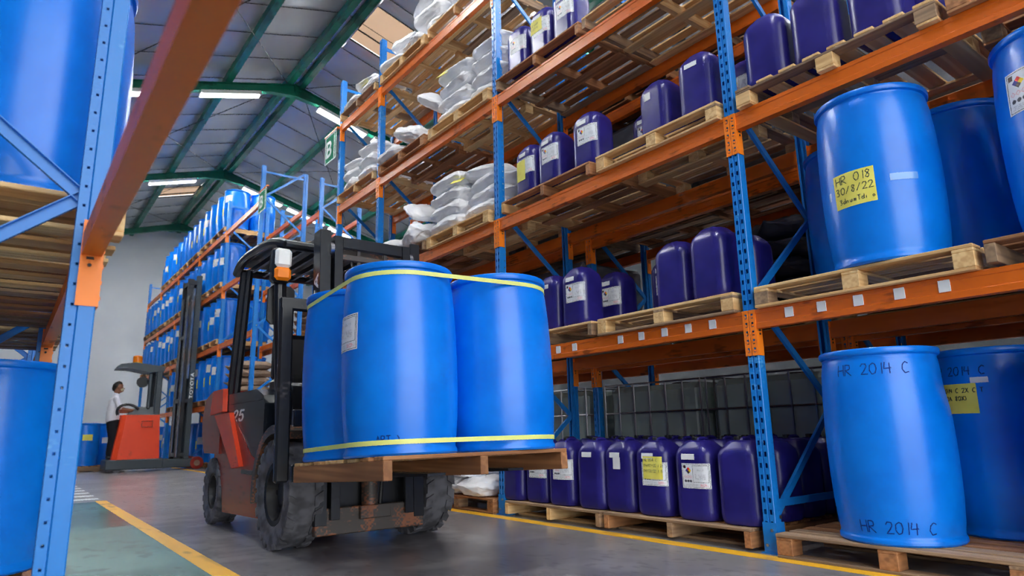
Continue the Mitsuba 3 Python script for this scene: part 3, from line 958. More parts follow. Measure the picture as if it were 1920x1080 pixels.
def can_mesh():
    rings = []
    for z, ins in CPROF:
        rings.append([(x, y, z) for x, y in rrect(CW - 2 * ins, CD - 2 * ins * .8, CR)])
    n = len(rings[0])
    V = [p for r in rings for p in r] + [(0, 0, 0.0), (0, 0, CPROF[-1][0])]
    F = []
    for i in range(len(rings) - 1):
        for j in range(n):
            a, b = i * n + j, i * n + (j + 1) % n
            F += [(a, b, b + n), (a, b + n, a + n)]
    c0, c1 = len(V) - 2, len(V) - 1
    o = (len(rings) - 1) * n
    for j in range(n):
        F += [(c0, (j + 1) % n, j), (c1, o + j, o + (j + 1) % n)]
    return trimesh.Trimesh(np.array(V), np.array(F), process=False)


def can_front(s0, z0):
    """unwrapped front skin: u runs along the outline (towards +y for +u), v up"""
    flat = CW / 2 - CR

    def f(u, v):
        u, z = s0 + u, z0 + v
        ins = float(np.interp(z, [q[0] for q in CPROF], [q[1] for q in CPROF]))
        k = -1 if u > 0 else 1
        q = abs(u)
        hw, hd, r = CW / 2 - ins, CD / 2 - ins * .8, CR
        if q <= hw - r:
            p, n = (-hd, q), (-1, 0)
        else:
            a = min((q - (hw - r)) / r, PI / 2)
            n = (-math.cos(a), math.sin(a))
            p = (-hd + r + r * n[0], hw - r + r * n[1])
            if (q - (hw - r)) / r > PI / 2:
                p = (p[0] + q - (hw - r) - r * PI / 2, p[1])
        return (p[0], k * p[1], z), (n[0], k * n[1], 0)
    return f


def handle_mesh():
    return cat(tube([(-.02, 0, .474), (-.012, 0, .490), (.004, 0, .494), (.05, 0, .494), (.066, 0, .488), (.075, 0, .474)], .012, 8), bev(-.07, .075, -.05, .05, .474, .484, .005))


def jerrycan(x, y, z, label, notes=(), rz=0.0, cap=True, group=None):
    k = thing('jerrycan', label, 'jerrycan', group)
    M = at(x, y, z, rz=rz)
    part(k, 'body', P('can', can_mesh, 'navy', 38), M)
    part(k, 'handle', P('canhandle', handle_mesh, 'navy', 40), M)
    part(k, 'screw_cap', P('cancap', lambda: lathe([(0, .47), (.02, .47), (.02, .482), (.024, .482), (.024, .502), (.022, .505), (0, .505)], 18), 'black_plastic', 30), M @ at(.03, .055, 0))
    for nt in notes:
        if nt == 'print':
            fm = can_front(.045, .27)
            if 'canlabel' not in PLY:
                m, uv = patch(fm, -.105, .095, -.075, .075, 14, 3)
                PLY['canlabel'] = mikit.ply(m, 'label_print', True, uv=uv)
            part(k, 'printed_label', PLY['canlabel'], M, label='white printed hazard label')
        elif nt == 'top':
            if 'cantop' not in PLY:
                m, uv = patch(can_front(-.01, .385), -.05, .05, -.018, .018, 6, 4, off=.003)
                PLY['cantop'] = mikit.ply(m, 'white_paper', True, uv=uv)
            part(k, 'shoulder_sticker', PLY['cantop'], M, label='small white sticker on the shoulder')
        elif nt[0] in ('yellow', 'white'):
            _, s0, z0, w, h, txt = nt
            fm = can_front(s0, z0)
            m, uv = patch(fm, -w / 2, w / 2, -h / 2, h / 2, 10, 3, off=.0035)
            q = part(k, 'yellow_note' if nt[0] == 'yellow' else 'white_label', mikit.ply(m, 'yellow_paper' if nt[0] == 'yellow' else 'white_paper', True, uv=uv), M, label='yellow handwritten note' if nt[0] == 'yellow' else 'plain white label')
            for (tx, a, b, th) in txt:
                part(q, 'handwriting', mikit.ply(handwriting(tx, a, b, th, lambda u, v: (tuple(np.array(fm(u, v)[0]) + .0035 * np.array(fm(u, v)[1])), fm(u, v)[1]), .002), 'ink'), M, label='handwritten ' + tx)
    return k


jr = random.Random(11)
floor_y = [2.37, 2.69, 3.02, 3.335, 3.60, 3.93, 4.245, 4.545]
floor_notes = [(), ('print', 'top'), ('print', 'top', ('yellow', .03, .31, .155, .145, [('HR 2018 C', -.07, .04, .018), ('04/07/22 (2)', -.07, .005, .018), ('04/02/22 (1)', -.07, -.03, .018)])), ('top', ('white', .01, .33, .07, .08, ())), ('top',), ('print', 'top'), ('print',), ('top',)]
for r in range(4):
    for i, y in enumerate(floor_y):
        lab = 'navy jerrycan on the floor pallets, %s from the nearest upright, %s row' % (ORD[i], ['front', 'second', 'third', 'rear'][r])
        jerrycan(3.565 + .27 * r + (0 if r else jr.uniform(-.01, .012)), y + jr.uniform(-.006, .006), PH, lab, floor_notes[i] if r == 0 else (('top',) if jr.random() < .5 else ()), rz=jr.uniform(-3, 3))
Z1, Z2, Z3 = LV[1] + PH, LV[2] + PH, LV[3] + PH
for x, y, nt, lab in ((3.60, 2.47, (), 'plain navy jerrycan on the lowest beam, first left of the nearest upright'), (3.67, 2.83, (), 'plain navy jerrycan with visible cap on the lowest beam, second left of the nearest upright'),
                      (3.95, 2.46, (), 'dark navy jerrycan behind the plain one nearest the upright, lowest beam'), (3.97, 2.80, (), 'dark navy jerrycan behind the capped one, lowest beam'), (3.98, 3.14, ('print', 'top'), 'navy jerrycan with a label edge seen in the gap, lowest beam'),
                      (3.60, 3.75, ('print', 'top'), 'labelled navy jerrycan right of the load drums, lowest beam, front'), (3.62, 4.10, ('top',), 'navy jerrycan half hidden by the right load drum, lowest beam'),
                      (3.97, 3.72, ('print', 'top'), 'shaded labelled navy jerrycan, lowest beam, second row'), (3.97, 4.05, ('print', 'top'), 'navy jerrycan hidden behind the half hidden one, lowest beam')):
    jerrycan(x, y, Z1, lab, nt, rz=jr.uniform(-4, 4))
for x, y, nt, lab in ((3.60, 2.45, ('top',), 'plain navy jerrycan with white sticker on the second beam, left of nearest upright'), (3.66, 2.86, (('white', -.03, .36, .06, .06, ()),), 'navy jerrycan with dusty top on the second beam'),
                      (3.95, 2.33, ('print',), 'labelled navy jerrycan partly behind the nearest upright, second beam'), (3.97, 3.22, ('print', 'top'), 'small looking navy jerrycan set back on the second beam'),
                      (3.58, 3.52, ('print', 'top'), 'labelled navy jerrycan on the second beam, right one of the row of three'), (3.58, 3.97, ('print', 'top'), 'labelled navy jerrycan on the second beam, middle one of the row of three'),
                      (3.58, 4.29, ('print', 'top', ('yellow', -.03, .24, .13, .19, ())), 'navy jerrycan with a plain yellow sheet on the second beam')):
    jerrycan(x, y, Z2, lab, nt, rz=jr.uniform(-4, 4))
for x, y, nt, lab in ((3.60, 1.93, (), 'navy jerrycan on the top right worn pallet, nearest the upright'), (3.60, 1.61, (), 'navy jerrycan on the top right worn pallet, middle one'), (3.60, 1.27, (), 'navy jerrycan on the top right worn pallet, right one'), (3.92, 1.12, (), 'dark navy jerrycan at the back of the top right worn pallet')):
    jerrycan(x, y, Z2, lab, nt, rz=jr.uniform(-4, 4))
for x, y, nt, lab in ((3.58, 4.38, ('print',), 'labelled navy jerrycan on the third beam, beside the second upright'), (3.58, 4.03, ('print', 'top', ('yellow', -.02, .30, .16, .13, [('HR 2014', -.07, .01, .02), ('18/07/8', -.07, -.03, .02)])), 'navy jerrycan with a yellow note on the third beam'),
                      (3.58, 3.71, ('print', 'top'), 'labelled navy jerrycan on the third beam, third from the second upright'), (3.60, 3.40 + .22, ('print', 'top'), '')):
    if lab:
        jerrycan(x, y, Z3, lab, nt, rz=jr.uniform(-4, 4))

# ------------------------------------------------------------------ sacks
def sack_mesh(seed, L=.74, W=.46, H=.17, rough=1.0, tie=True):
    m = trimesh.creation.icosphere(subdivisions=4)
    v = m.vertices.copy()
    ss = lambda a, e: np.sign(a) * np.abs(a) ** e
    x, y, z = ss(v[:, 0], .55), ss(v[:, 1], .5), ss(v[:, 2], .9)
    edge = np.clip(np.maximum(np.abs(x), np.abs(y) * 1.03), 0, 1)
    thick = (1 - edge ** 5 * .8)
    wob = meshkit.fbm(np.stack([v[:, 0] * 1.3, v[:, 1] * 1.3, v[:, 2] * 1.3 + seed * 3.1], -1), 3, seed) - .5
    cre = meshkit.fbm(np.stack([x * 5 + seed, y * 3.2, z * 2], -1), 3, seed + 5) - .5
    cre2 = np.abs(meshkit.noise(np.stack([x * 9 + y * 4, y * 5 - x * 5 + seed, z], -1), seed + 9) - .5)
    pinch = 1 - .30 * np.clip((np.abs(y) - .82) / .18, 0, 1)
    X = x * W / 2 * pinch * (1 + .10 * wob * rough)
    Y = y * L / 2 * (1 + .06 * wob * rough)
    Z = z * H / 2 * thick * (1 + .5 * wob * rough) + .035 * rough * cre - .022 * rough * cre2 + .02 * rough * wob
    Z = np.where(Z < -H * .36, -H * .36 + (Z + H * .36) * .25, Z)
    if tie:
        t = np.clip((y - .93) / .07, 0, 1)
        X = X * (1 - .8 * t)
        Y = Y + .06 * t
        Z = Z + .03 * t
    v = np.c_[X, Y, Z - Z.min()]
    return trimesh.Trimesh(v, m.faces, process=False)


SACKS = [dict(seed=i, rough=1.0 + .25 * (i % 3)) for i in range(5)]
WHITE_SACK = [P('sack%d' % i, lambda i=i: sack_mesh(**SACKS[i]), 'sack_white', True) for i in range(5)]
GREY_SACK = [P('sack%d' % i, lambda i=i: sack_mesh(**SACKS[i]), 'sack_grey', True) for i in range(3)]
BROWN_SACK = [P('sack%d' % i, lambda i=i: sack_mesh(**SACKS[i]), 'sack_brown', True) for i in range(3)]
sr = random.Random(3)
SN = {}


def sack(x, y, z, where, rz=0.0, rx=0.0, ry=0.0, sc=(1, 1, 1), kind=None, tone='white', cat_='sack'):
    n = SN.get(where, 0)
    SN[where] = n + 1
    lst = {'white': WHITE_SACK, 'grey': GREY_SACK, 'brown': BROWN_SACK}[tone]
    ply = lst[(kind if kind is not None else sr.randrange(len(lst))) % len(lst)]
    key = thing('sack', where % ORD[n] if '%s' in where else where, cat_)
    scene[key] = {**ply, 'to_world': at(x, y, z, rz=rz, rx=rx, ry=ry) @ T().scale(list(sc))}
    return key


def stack(x0, ys, z0, where, rows, tone='white', dx=.0, step=.135, xs=(0.28, .78), rz=0):
    for r in range(rows):
        for y in ys:
            for xx in xs:
                sack(x0 + xx + sr.uniform(-.03, .03), y + sr.uniform(-.03, .03), z0 + step * r, where, rz=rz + sr.choice((0, 180)) + sr.uniform(-7, 7), tone=tone, sc=(1, .92, 1.0))


# second level, left of the second upright: three layers, the front column spilling its tied ends
for r in range(4):
    sack(3.64, 5.62, Z2 + .155 * r, 'white sack of the neat pile left of the second upright, second beam, %s from bottom', rz=sr.uniform(-5, 5), sc=(1.05, .95, 1.15), kind=r)
for r in range(3):
    sack(3.68 + .02 * r, 5.0, Z2 + .15 * r, 'white sack directly behind the second upright, second beam, %s from bottom', rz=180 + sr.uniform(-8, 8), sc=(1.05, .86, 1.1), kind=r + 1)
for r in range(3):
    sack(4.2, 5.02, Z2 + .15 * r, 'white sack at the back beside the second upright, second beam, %s from bottom', rz=170 + sr.uniform(-8, 8), sc=(1, .86, 1.15), kind=r + 2)
    sack(4.18, 5.66, Z2 + .14 * r, 'white sack at the back of the neat pile, second beam, %s from bottom', rz=sr.uniform(-8, 8), sc=(1, .9, 1.05), kind=r)
sack(3.72, 5.12, Z2 + .46, 'crumpled white sack on top of the pile behind the second upright, second beam', rz=30, sc=(.9, .8, .9), kind=3)
part(one('paper_note', mikit.ply(bev(-.09, .09, -.07, .07, 0, .003, .001), 'yellow_paper'), 'yellow note lying on the white sacks beside the second upright, second beam', 'note', at(3.46, 5.36, Z2 + .50, rz=20, ry=-40)), 'fold', mikit.ply(box(-.088, .088, -.001, .001, .003, .0036), 'yellow_paper'), at(3.46, 5.36, Z2 + .50, rz=20, ry=-40))
# second level, slumped pile above the mast
sack(3.62, 6.95, Z2, 'slumped white sack above the mast, second beam, %s of four', rz=10, sc=(1.1, 1, 1.5), kind=0)
sack(3.60, 6.30, Z2, 'slumped white sack above the mast, second beam, %s of four', rz=-20, sc=(1.1, .9, 1.7), kind=1)
sack(3.60, 6.36, Z2 + .38, 'slumped white sack above the mast, second beam, %s of four', rz=165, rx=-30, sc=(.9, .8, 1.0), kind=4)
sack(4.27, 6.6, Z2, 'slumped white sack above the mast, second beam, %s of four', rz=80, sc=(1, 1, 1.5), kind=2)
# third level, near pallet
for r in range(4):
    sack(3.66, 5.50, Z3 + .162 * r, 'white sack of the tall pile, third beam left of the second upright, %s from bottom', rz=sr.uniform(-6, 6), sc=(1, .95, 1.05), kind=r)
for r in range(4):
    sack(3.70, 4.90, Z3 + .168 * r, 'white sack behind the second upright, third beam, %s from bottom', rz=180 + sr.uniform(-8, 8), sc=(1.05, .84, 1.1), kind=r + 2)
for r in range(3):
    sack(4.2, 5.3, Z3 + .15 * r, 'white sack at the back of the third beam pile, %s from bottom', rz=90 + sr.uniform(-8, 8), sc=(1.1, 1, 1.1), kind=r)
part(one('paper_note', mikit.ply(bev(-.11, .11, -.09, .09, 0, .003, .001), 'yellow_paper'), 'yellow note lying on the white sacks of the third beam', 'note', at(3.46, 5.62, Z3 + .60, rz=10, ry=-48)), 'fold', mikit.ply(box(-.1, .1, -.001, .001, .003, .0036), 'yellow_paper'), at(3.46, 5.62, Z3 + .60, rz=10, ry=-48))
# third level, dark pallet: sacks slumping over the edge
sack(3.60, 6.48, Z3 + .10, 'white sack sliding off the dark pallet of the third beam, %s of three', rz=5, rx=20, sc=(1, 1, 1.2), kind=1)
sack(3.58, 6.92, Z3, 'white sack sliding off the dark pallet of the third beam, %s of three', rz=175, sc=(1, .85, 1.0), kind=2)
sack(3.60, 6.04, Z3 + .34, 'white sack sliding off the dark pallet of the third beam, %s of three', rz=12, rx=32, sc=(.9, .75, 1.1), kind=3)
# third level, short end bay
for r in range(3):
    sack(3.66, 7.62, LV[3] + PH + .17 * r, 'white sack near the third upright in the short end bay, third beam, %s from bottom', rz=sr.uniform(-10, 10), sc=(1.1, .75, 1.25), kind=r)
    sack(3.66, 8.15, LV[3] + PH + .16 * r, 'white sack near the B sign in the short end bay, third beam, %s from bottom', rz=180 + sr.uniform(-14, 14), sc=(1.1 - .1 * r, .75, 1.2), kind=r + 2)
    sack(4.32, 7.9, LV[3] + PH + .16 * r, 'white sack at the back of the short end bay, third beam, %s from bottom', rz=90 + sr.uniform(-10, 10), sc=(1.2, 1, 1.2), kind=r + 1)
# top level piles
ZT = LV[4] + PH
for i, (x, y, z, rz, ry, sc) in enumerate(((3.68, 5.1, 0, 0, 0, (1.1, .9, 1.4)), (3.70, 5.8, 0, 8, 0, (1.1, .9, 1.5)), (3.66, 6.4, 0, -6, 0, (1.1, .8, 1.4)), (3.64, 6.95, 0, 12, 0, (1.1, .8, 1.3)), (3.72, 5.4, .23, 170, -6, (1.1, 1, 1.5)), (3.70, 6.12, .25, 185, 0, (1.15, .9, 1.6)),
                                                (3.70, 6.75, .22, 15, -8, (1.05, .75, 1.3)), (3.75, 5.6, .47, 20, 0, (1.1, .9, 1.6)), (3.74, 6.3, .50, -15, 0, (1.1, .85, 1.4)), (4.36, 5.5, 0, 90, 0, (1.4, .9, 1.8)), (4.36, 6.5, 0, 88, 0, (1.4, .9, 1.8)), (4.36, 6.0, .3, 85, 0, (1.3, .9, 1.6)))):
    sack(x, y, ZT + z, 'white sack in the big pile on the top beam, %s counted from the second upright', rz=rz, ry=ry, sc=sc, kind=i)
for i, (x, y, z, rz) in enumerate(((3.66, 7.55, 0, 0), (3.66, 8.2, 0, 175), (3.70, 7.85, .18, 10), (4.3, 7.8, 0, 90))):
    sack(x, y, ZT + z, 'white sack on the top beam of the short end bay, %s of four', rz=rz, sc=(1.1, .8, 1.15), kind=i)
one('paper_note', mikit.ply(cat(bev(-.11, .11, -.08, .08, 0, .003, .001), box(-.1, .1, -.001, .001, .003, .0036)), 'yellow_paper'), 'yellow note on the sacks of the short end bay, top beam', 'note', at(3.50, 7.8, ZT + .24, ry=-55))
# floor sacks beside the forklift wheel
for i, (x, y, z, rz) in enumerate(((3.62, 5.05, 0, 85), (3.63, 5.5, 0, 95), (3.64, 5.28, .15, 80), (4.15, 5.1, 0, 90), (4.15, 5.5, 0, 88), (3.62, 5.8, .0, 92))):
    sack(x, y, PH + z, 'white sack on the floor pallet right of the forklift wheel, %s of six', rz=rz, sc=(.95, .88, 1.15), kind=i)
# dark goods of the second row
pallet(XR2 - .03, .9, LV[1], 'dark pallet of the second row behind the HR 018 drum', 'S', mixed=BRN, L=1.1)
pallet(XR2 - .03, 2.4, LV[1], 'dark pallet of the second row behind the plain jerrycans', 'S', mixed=BRN, L=1.1)
for yy, nm in ((1.2, 'dark grey sack behind the HR 018 drum, second row, near stack, %s from bottom'), (1.72, 'dark grey sack behind the HR 018 drum, second row, far stack, %s from bottom'), (2.66, 'dark grey sack of the second row behind plain jerrycans, near stack, %s from bottom'), (3.2, 'dark grey sack of the second row behind plain jerrycans, far stack, %s from bottom')):
    for r in range(5):
        sack(4.95, yy, Z1 + .165 * r, nm, rz=90 + sr.uniform(-5, 5), tone='grey', sc=(1.1, 1.0, 1.05), kind=r)
for b, lv, yy, nm in ((0, 2, 12.85, 'brown sack in the second far row, second level near end, %s of the pile'), (0, 3, 12.9, 'brown sack in the second far row, third level near end, %s of the pile'), (0, 1, 13.2, 'brown sack in the far rack, lowest level near end, %s of the pile')):
    x0 = XR2 if lv > 1 else XR
    pallet(x0 - .03, yy - .35, LV[lv], 'pallet under the brown sacks, %s level at the near end of the far racks' % LEVEL[lv], 'S', mixed=LGT)
    for r in range(4):
        sack(x0 + .3, yy - .04 + .02 * (r % 2), LV[lv] + PH + .158 * r, nm, rz=90 + sr.uniform(-9, 9), tone='brown', kind=r)
        sack(x0 + .32, yy + .46 + .02 * (r % 2), LV[lv] + PH + .158 * r, nm, rz=90 + sr.uniform(-9, 9), tone='brown', kind=r + 1)

def wrapped_mesh(seed):
    m = bev(0, .95, 0, 1.08, 0, .95, .05)
    for _ in range(4):
        m = m.subdivide()
    v = m.vertices.copy()
    d = v - v.mean(0)
    d /= np.linalg.norm(d, axis=1, keepdims=True)
    k = meshkit.fbm(np.c_[v[:, 0] * 3, v[:, 1] * 3, v[:, 2] * 9 + seed], 3, seed) - .5
    m.vertices = v + d * (k * .07 - .02)[:, None]
    return m


for b in range(3):
    for l in (1, 2, 3):
        for j in range(2):
            if (b == 0 and l == 3) or (l == 1 and b < 2):
                continue
            y = UY[b] + .1 + 1.2 * j
            w = '%s level, %s half, %s' % (LEVEL[l], ['near', 'far'][j], BAYS[b])
            pallet(XR2 - .03, y, LV[l], 'dark pallet of the second row, ' + w, 'S', mixed=BRN, L=1.1)
            one('wrapped_load', P('wrap%d' % (j + l % 2), lambda: wrapped_mesh(j * 3 + l), 'sack_grey', 40), 'dark grey wrapped load, second row, ' + w, 'wrapped load', at(XR2 + .02, y + .01, LV[l] + PH))

# ------------------------------------------------------------------ liquid containers in wire cages, second row
def ibc(x, y, label):
    k = thing('ibc_tank', label, 'tank')
    M = at(x, y, 0)
    W, D, H0, H1 = 1.12, .98, .15, 1.10
    part(k, 'tank', P('ibctank', lambda: bev(.03, D - .03, -W / 2 + .03, W / 2 - .03, H0, H1 - .03, .05), 'ibc_plastic', 30), M)
    part(k, 'lid', P('ibclid', lambda: lathe([(0, 0), (.1, 0), (.1, .035), (0, .04)], 20), 'black_plastic'), M @ at(D / 2, 0, H1 - .03))
    part(k, 'pallet_base', P('ibcbase', lambda: cat(box(0, D, -W / 2, W / 2, .11, .15), [box(a, a + .1, b, b + .12, 0, .11) for a in (0, .44, .88) for b in (-W / 2, -.06, W / 2 - .12)]), 'black_plastic'), M)
    for i in range(7):
        yy = -W / 2 + W * i / 6
        part(k, 'cage_bar', P('ibcv', lambda: tube([(0, 0, H0), (0, 0, H1)], .009, 6), 'steel'), M @ at(0, yy, 0))
    for i in range(1, 6):
        xx = D * i / 5
        part(k, 'cage_bar', P('ibcv', None, 'steel'), M @ at(xx, -W / 2, 0))
    for z in (.3, .56, .83, 1.09):
        part(k, 'cage_hoop', P('ibch', lambda: tube([(0, -W / 2, 0), (0, W / 2, 0), (D, W / 2, 0), (D, -W / 2, 0), (0, -W / 2, 0)], .009, 6, False), 'steel'), M @ at(0, 0, z))
    return k


for y, w in ((1.5, 'right of the nearest upright'), (2.83, 'first left of the nearest upright'), (4.01, 'second left of the nearest upright'), (5.4, 'beyond the second upright')):
    ibc(XR2 + .02, y, 'caged liquid container on the floor, dark second row, ' + w)

# ------------------------------------------------------------------ aisle signs
def sign(x, y0, y1, z0, z1, label, letter):
    k = thing('aisle_sign', label, 'sign')
    part(k, 'panel', mikit.ply(box(x, x + .006, y0, y1, z0, z1), 'sign_green'))
    b = .02
    part(k, 'border', mikit.ply(cat(box(x - .002, x, y0, y1, z0, z0 + b), box(x - .002, x, y0, y1, z1 - b, z1), box(x - .002, x, y0, y0 + b, z0 + b, z1 - b), box(x - .002, x, y1 - b, y1, z0 + b, z1 - b)), 'white_paper'))
    m = meshkit.text_mesh(letter, (z1 - z0) * .55, .003, bold=True)
    v = m.vertices.copy()
    w = v[:, 0].max() - v[:, 0].min()
    m.vertices = np.c_[x - .001 - v[:, 2], (y0 + y1) / 2 + w / 2 - (v[:, 0] - v[:, 0].min()) + .06, z0 + (z1 - z0) * .22 + v[:, 1]]
    m.invert()
    part(k, 'letter', mikit.ply(m, 'white_paper'), label='white letter B')
    part(k, 'stripe', mikit.ply(box(x - .002, x, y0 + .06, y0 + .085, z0 + .03, z1 - .03), 'white_paper'))
    part(k, 'bracket', mikit.ply(box(x - .01, x + .03, y0 - .04, y1 + .02, z1, z1 + .025), 'rack_orange'))
    return k


sign(3.40, 8.56, 8.98, 4.62, 5.06, 'green and white aisle sign with the letter B on the end upright', 'B')
sign(3.40, 11.85, 12.31, 4.80, 5.22, 'green and white aisle sign on the near end of the far rack', 'B')
sign(4.56, 8.56, 8.98, 4.05, 4.49, 'green and white aisle sign behind the slumped white sacks', 'B')

# ------------------------------------------------------------------ forklift, facing the camera, load raised
FX = 1.92
FL = thing('forklift', 'red and black forklift truck carrying four blue drums on a raised pallet', 'forklift')


def fpart(name, mesh, bsdf, smooth=False, M=None, label=None, parent=None):
    return part(parent or FL, name, mikit.ply(mesh, bsdf, smooth), M, label)


def tyre_mesh(r, w, lugs, hub):
    h = w / 2
    prof = [(hub, -h * .8), (hub + .03, -h * .95), (r * .8, -h), (r * .93, -h * .95), (r - .012, -h * .78), (r - .006, 0), (r - .012, h * .78), (r * .93, h * .95), (r * .8, h), (hub + .03, h * .95), (hub, h * .8)]
    m = lathe(prof + [prof[0]], 56)
    parts_ = [m]
    for i in range(lugs):
        for sd in (-1, 1):
            a = 2 * PI * (i + (.5 if sd > 0 else 0)) / lugs
            da, rr = PI / lugs * .62, (r * .90, r + .002)
            pts = []
            for r0 in rr:
                for q in (-da, da):
                    pts.append((r0 * math.cos(a + q), r0 * math.sin(a + q), sd * h * .99))
                    pts.append((r0 * math.cos(a + q + .09), r0 * math.sin(a + q + .09), sd * h * .5))
            parts_.append(hull(pts))
    m = cat(parts_)
    v = m.vertices.copy()
    m.vertices = np.c_[v[:, 2], v[:, 0], v[:, 1]]
    m.fix_normals()
    return m


def rim_mesh(hub, w):
    prof = [(0, -w * .2), (hub * .35, -w * .2), (hub * .4, -w * .08), (hub * .78, -w * .08), (hub * .86, -w * .4), (hub * 1.02, -w * .42), (hub * 1.02, w * .42), (hub * .86, w * .4), (hub * .78, w * .08), (0, w * .1)]
    m = lathe(prof, 40)
    bolts = [tube([(hub * .58 * math.cos(a), hub * .58 * math.sin(a), -w * .08), (hub * .58 * math.cos(a), hub * .58 * math.sin(a), -w * .17)], .014, 6) for a in np.arange(6) * PI / 3]
    m = cat(m, bolts)
    v = m.vertices.copy()
    m.vertices = np.c_[v[:, 2], v[:, 0], v[:, 1]]
    m.fix_normals()
    return m


tf, tr = mikit.ply(tyre_mesh(.333, .215, 22, .19), 'tyre_rubber', 30), mikit.ply(tyre_mesh(.26, .17, 20, .14), 'tyre_rubber', 30)
rf, rr_ = mikit.ply(rim_mesh(.19, .215), 'rim_dark', 30), mikit.ply(rim_mesh(.14, .17), 'rim_dark', 30)
for x, y, z, a, b, f in ((1.485, 4.32, .335, tf, rf, 0), (2.42, 4.32, .335, tf, rf, 180), (1.495, 5.98, .262, tr, rr_, 0), (2.36, 5.98, .262, tr, rr_, 180)):
    k = part(FL, 'tyre', a, at(x, y, z, rz=f, rx=rnd.uniform(0, 20)))
    part(k, 'rim', b, at(x, y, z, rz=f))
fpart('axle', tube([(1.5, 4.32, .335), (2.4, 4.32, .335)], .075, 12), 'black_paint', 30)
fpart('axle', tube([(1.5, 5.98, .262), (2.36, 5.98, .262)], .055, 12), 'black_paint', 30)
fpart('chassis', cat(extrude_yz([(4.72, .15), (5.64, .12), (5.70, .3), (5.86, .5), (6.0, .56), (6.0, .86), (5.5, .86), (4.98, .56), (4.72, .5)], 1.425, 2.415)), 'red_paint', label='dull red side body')
fpart('chassis_core', cat(box(1.62, 2.22, 4.1, 6.3, .2, .6)), 'black_paint')
cw = extrude_yz([(5.76, .56), (6.25, .56), (6.36, .68), (6.4, .85), (6.3, 1.02), (6.12, 1.07), (5.8, 1.07), (5.76, 1.0)], 1.40, 2.44)
fpart('counterweight', cat(cw, bev(1.5, 2.34, 6.1, 6.34, .2, .58, .03)), 'red_paint', label='dark red rear counterweight')
for x0, x1 in ((1.392, 1.43), (2.41, 2.448)):
    fpart('side_stripe', cat(extrude_yz([(6.05, 1.075), (5.72, 1.08), (5.70, .895), (6.10, .875)], x0, x1), extrude_yz([(5.95, .87), (5.50, .88), (5.13, .48), (5.33, .46)], x0, x1)), 'bright_red_paint', label='bright red side panel')
fpart('hood', extrude_yz([(4.74, .5), (5.2, .5), (5.5, .86), (5.74, .9), (5.76, 1.0), (5.70, 1.03), (4.95, 1.03), (4.78, .98), (4.74, .92)], 1.435, 2.405), 'dark_hood', label='glossy dark hood')
fpart('hood_seam', cat(box(1.428, 1.436, 4.76, 5.3, .615, .622), box(1.430, 1.436, 4.8, 5.7, .945, .95)), 'black_plastic')
tm = meshkit.text_mesh('25', .085, .003, bold=True)
v = tm.vertices.copy()
tm.vertices = np.c_[1.433 - v[:, 2], 5.55 - 2.1 * v[:, 0] - .4 * v[:, 1], .81 + v[:, 1]]
fpart('number', tm, 'lens_white', label='grey number 25 on the hood side')
seat = fpart('seat', cat(bev(1.68, 2.16, 4.98, 5.48, 1.03, 1.15, .03)), 'black_plastic')
fpart('backrest', bev(1.70, 2.14, 5.42, 5.54, 1.12, 1.52, .04), 'black_plastic', parent=seat)
fpart('dashboard', extrude_yz([(4.52, .52), (4.72, .52), (4.76, .98), (4.66, 1.06), (4.54, 1.03)], 1.56, 2.28), 'black_plastic')
sw = fpart('steering_wheel', cat(tube([(1.92 + .17 * math.cos(a), 4.86 + .15 * math.sin(a), 1.20 - .07 * math.sin(a)) for a in np.linspace(0, 2 * PI, 29)], .013, 6, False), tube([(1.92, 4.72, 1.0), (1.92, 4.86, 1.2)], .022, 8), tube([(1.76, 4.86, 1.2), (2.08, 4.86, 1.2)], .01, 6)), 'black_plastic', 30)
fpart('floor_plate', box(1.44, 2.40, 4.46, 4.98, .48, .505), 'black_paint')
for x0, x1 in ((1.375, 1.60), (2.30, 2.525)):
    prof = [(4.32 + r * math.cos(a), .335 + r * math.sin(a)) for r, rng in ((.372, np.linspace(-.2, 2.0, 18)), (.428, np.linspace(2.0, -.2, 18))) for a in rng]
    fpart('fender', extrude_yz(prof, x0, x1), 'rust_steel', label='dirty arched mudguard')
    fpart('step', bev(min(x0 + .03, 2.38), min(x0 + .17, 2.52), 4.84, 5.12, .43, .46, .004), 'black_paint')


def arc(pts, r, seg=10):
    p = np.array(pts, float)
    from scipy.interpolate import CubicSpline
    t = np.r_[0, np.cumsum(np.linalg.norm(np.diff(p, axis=0), axis=1))]
    q = CubicSpline(t, p)(np.linspace(0, t[-1], 26))
    return tube(q, r, seg)


for sx in (-1, 1):
    X = lambda x: FX + sx * (FX - x)
    X = lambda x: (x if sx < 0 else 2 * FX - x)
    fpart('front_pillar', arc([(X(1.52), 4.60, .56), (X(1.475), 4.60, 1.3), (X(1.44), 4.56, 1.8), (X(1.45), 4.60, 2.0), (X(1.50), 4.85, 2.09)], .042), 'black_paint', 30)
    fpart('rear_pillar', cat(tube([(X(1.47), 5.78, 1.0), (X(1.50), 5.72, 2.07)], .034, 8), tube([(X(1.49), 5.70, 1.0), (X(1.52), 5.64, 2.07)], .03, 8)), 'black_paint', 30)
    fpart('roof_rail', arc([(X(1.46), 5.80, 2.07), (X(1.44), 5.6, 2.115), (X(1.43), 5.1, 2.12), (X(1.43), 4.75, 2.09), (X(1.46), 4.5, 2.02)], .036), 'black_paint', 30)
fpart('roof_rail', tube([(1.45, 5.78, 2.08), (2.39, 5.78, 2.08)], .035, 10), 'black_paint', 30)
fpart('roof_rail', tube([(1.44, 4.50, 2.02), (2.40, 4.50, 2.02)], .035, 10), 'black_paint', 30)
for i in range(7):
    x = 1.54 + i * .127
    fpart('roof_bar', cat(box(x - .012, x + .012, 4.52, 5.78, 2.055, 2.095)), 'black_paint')
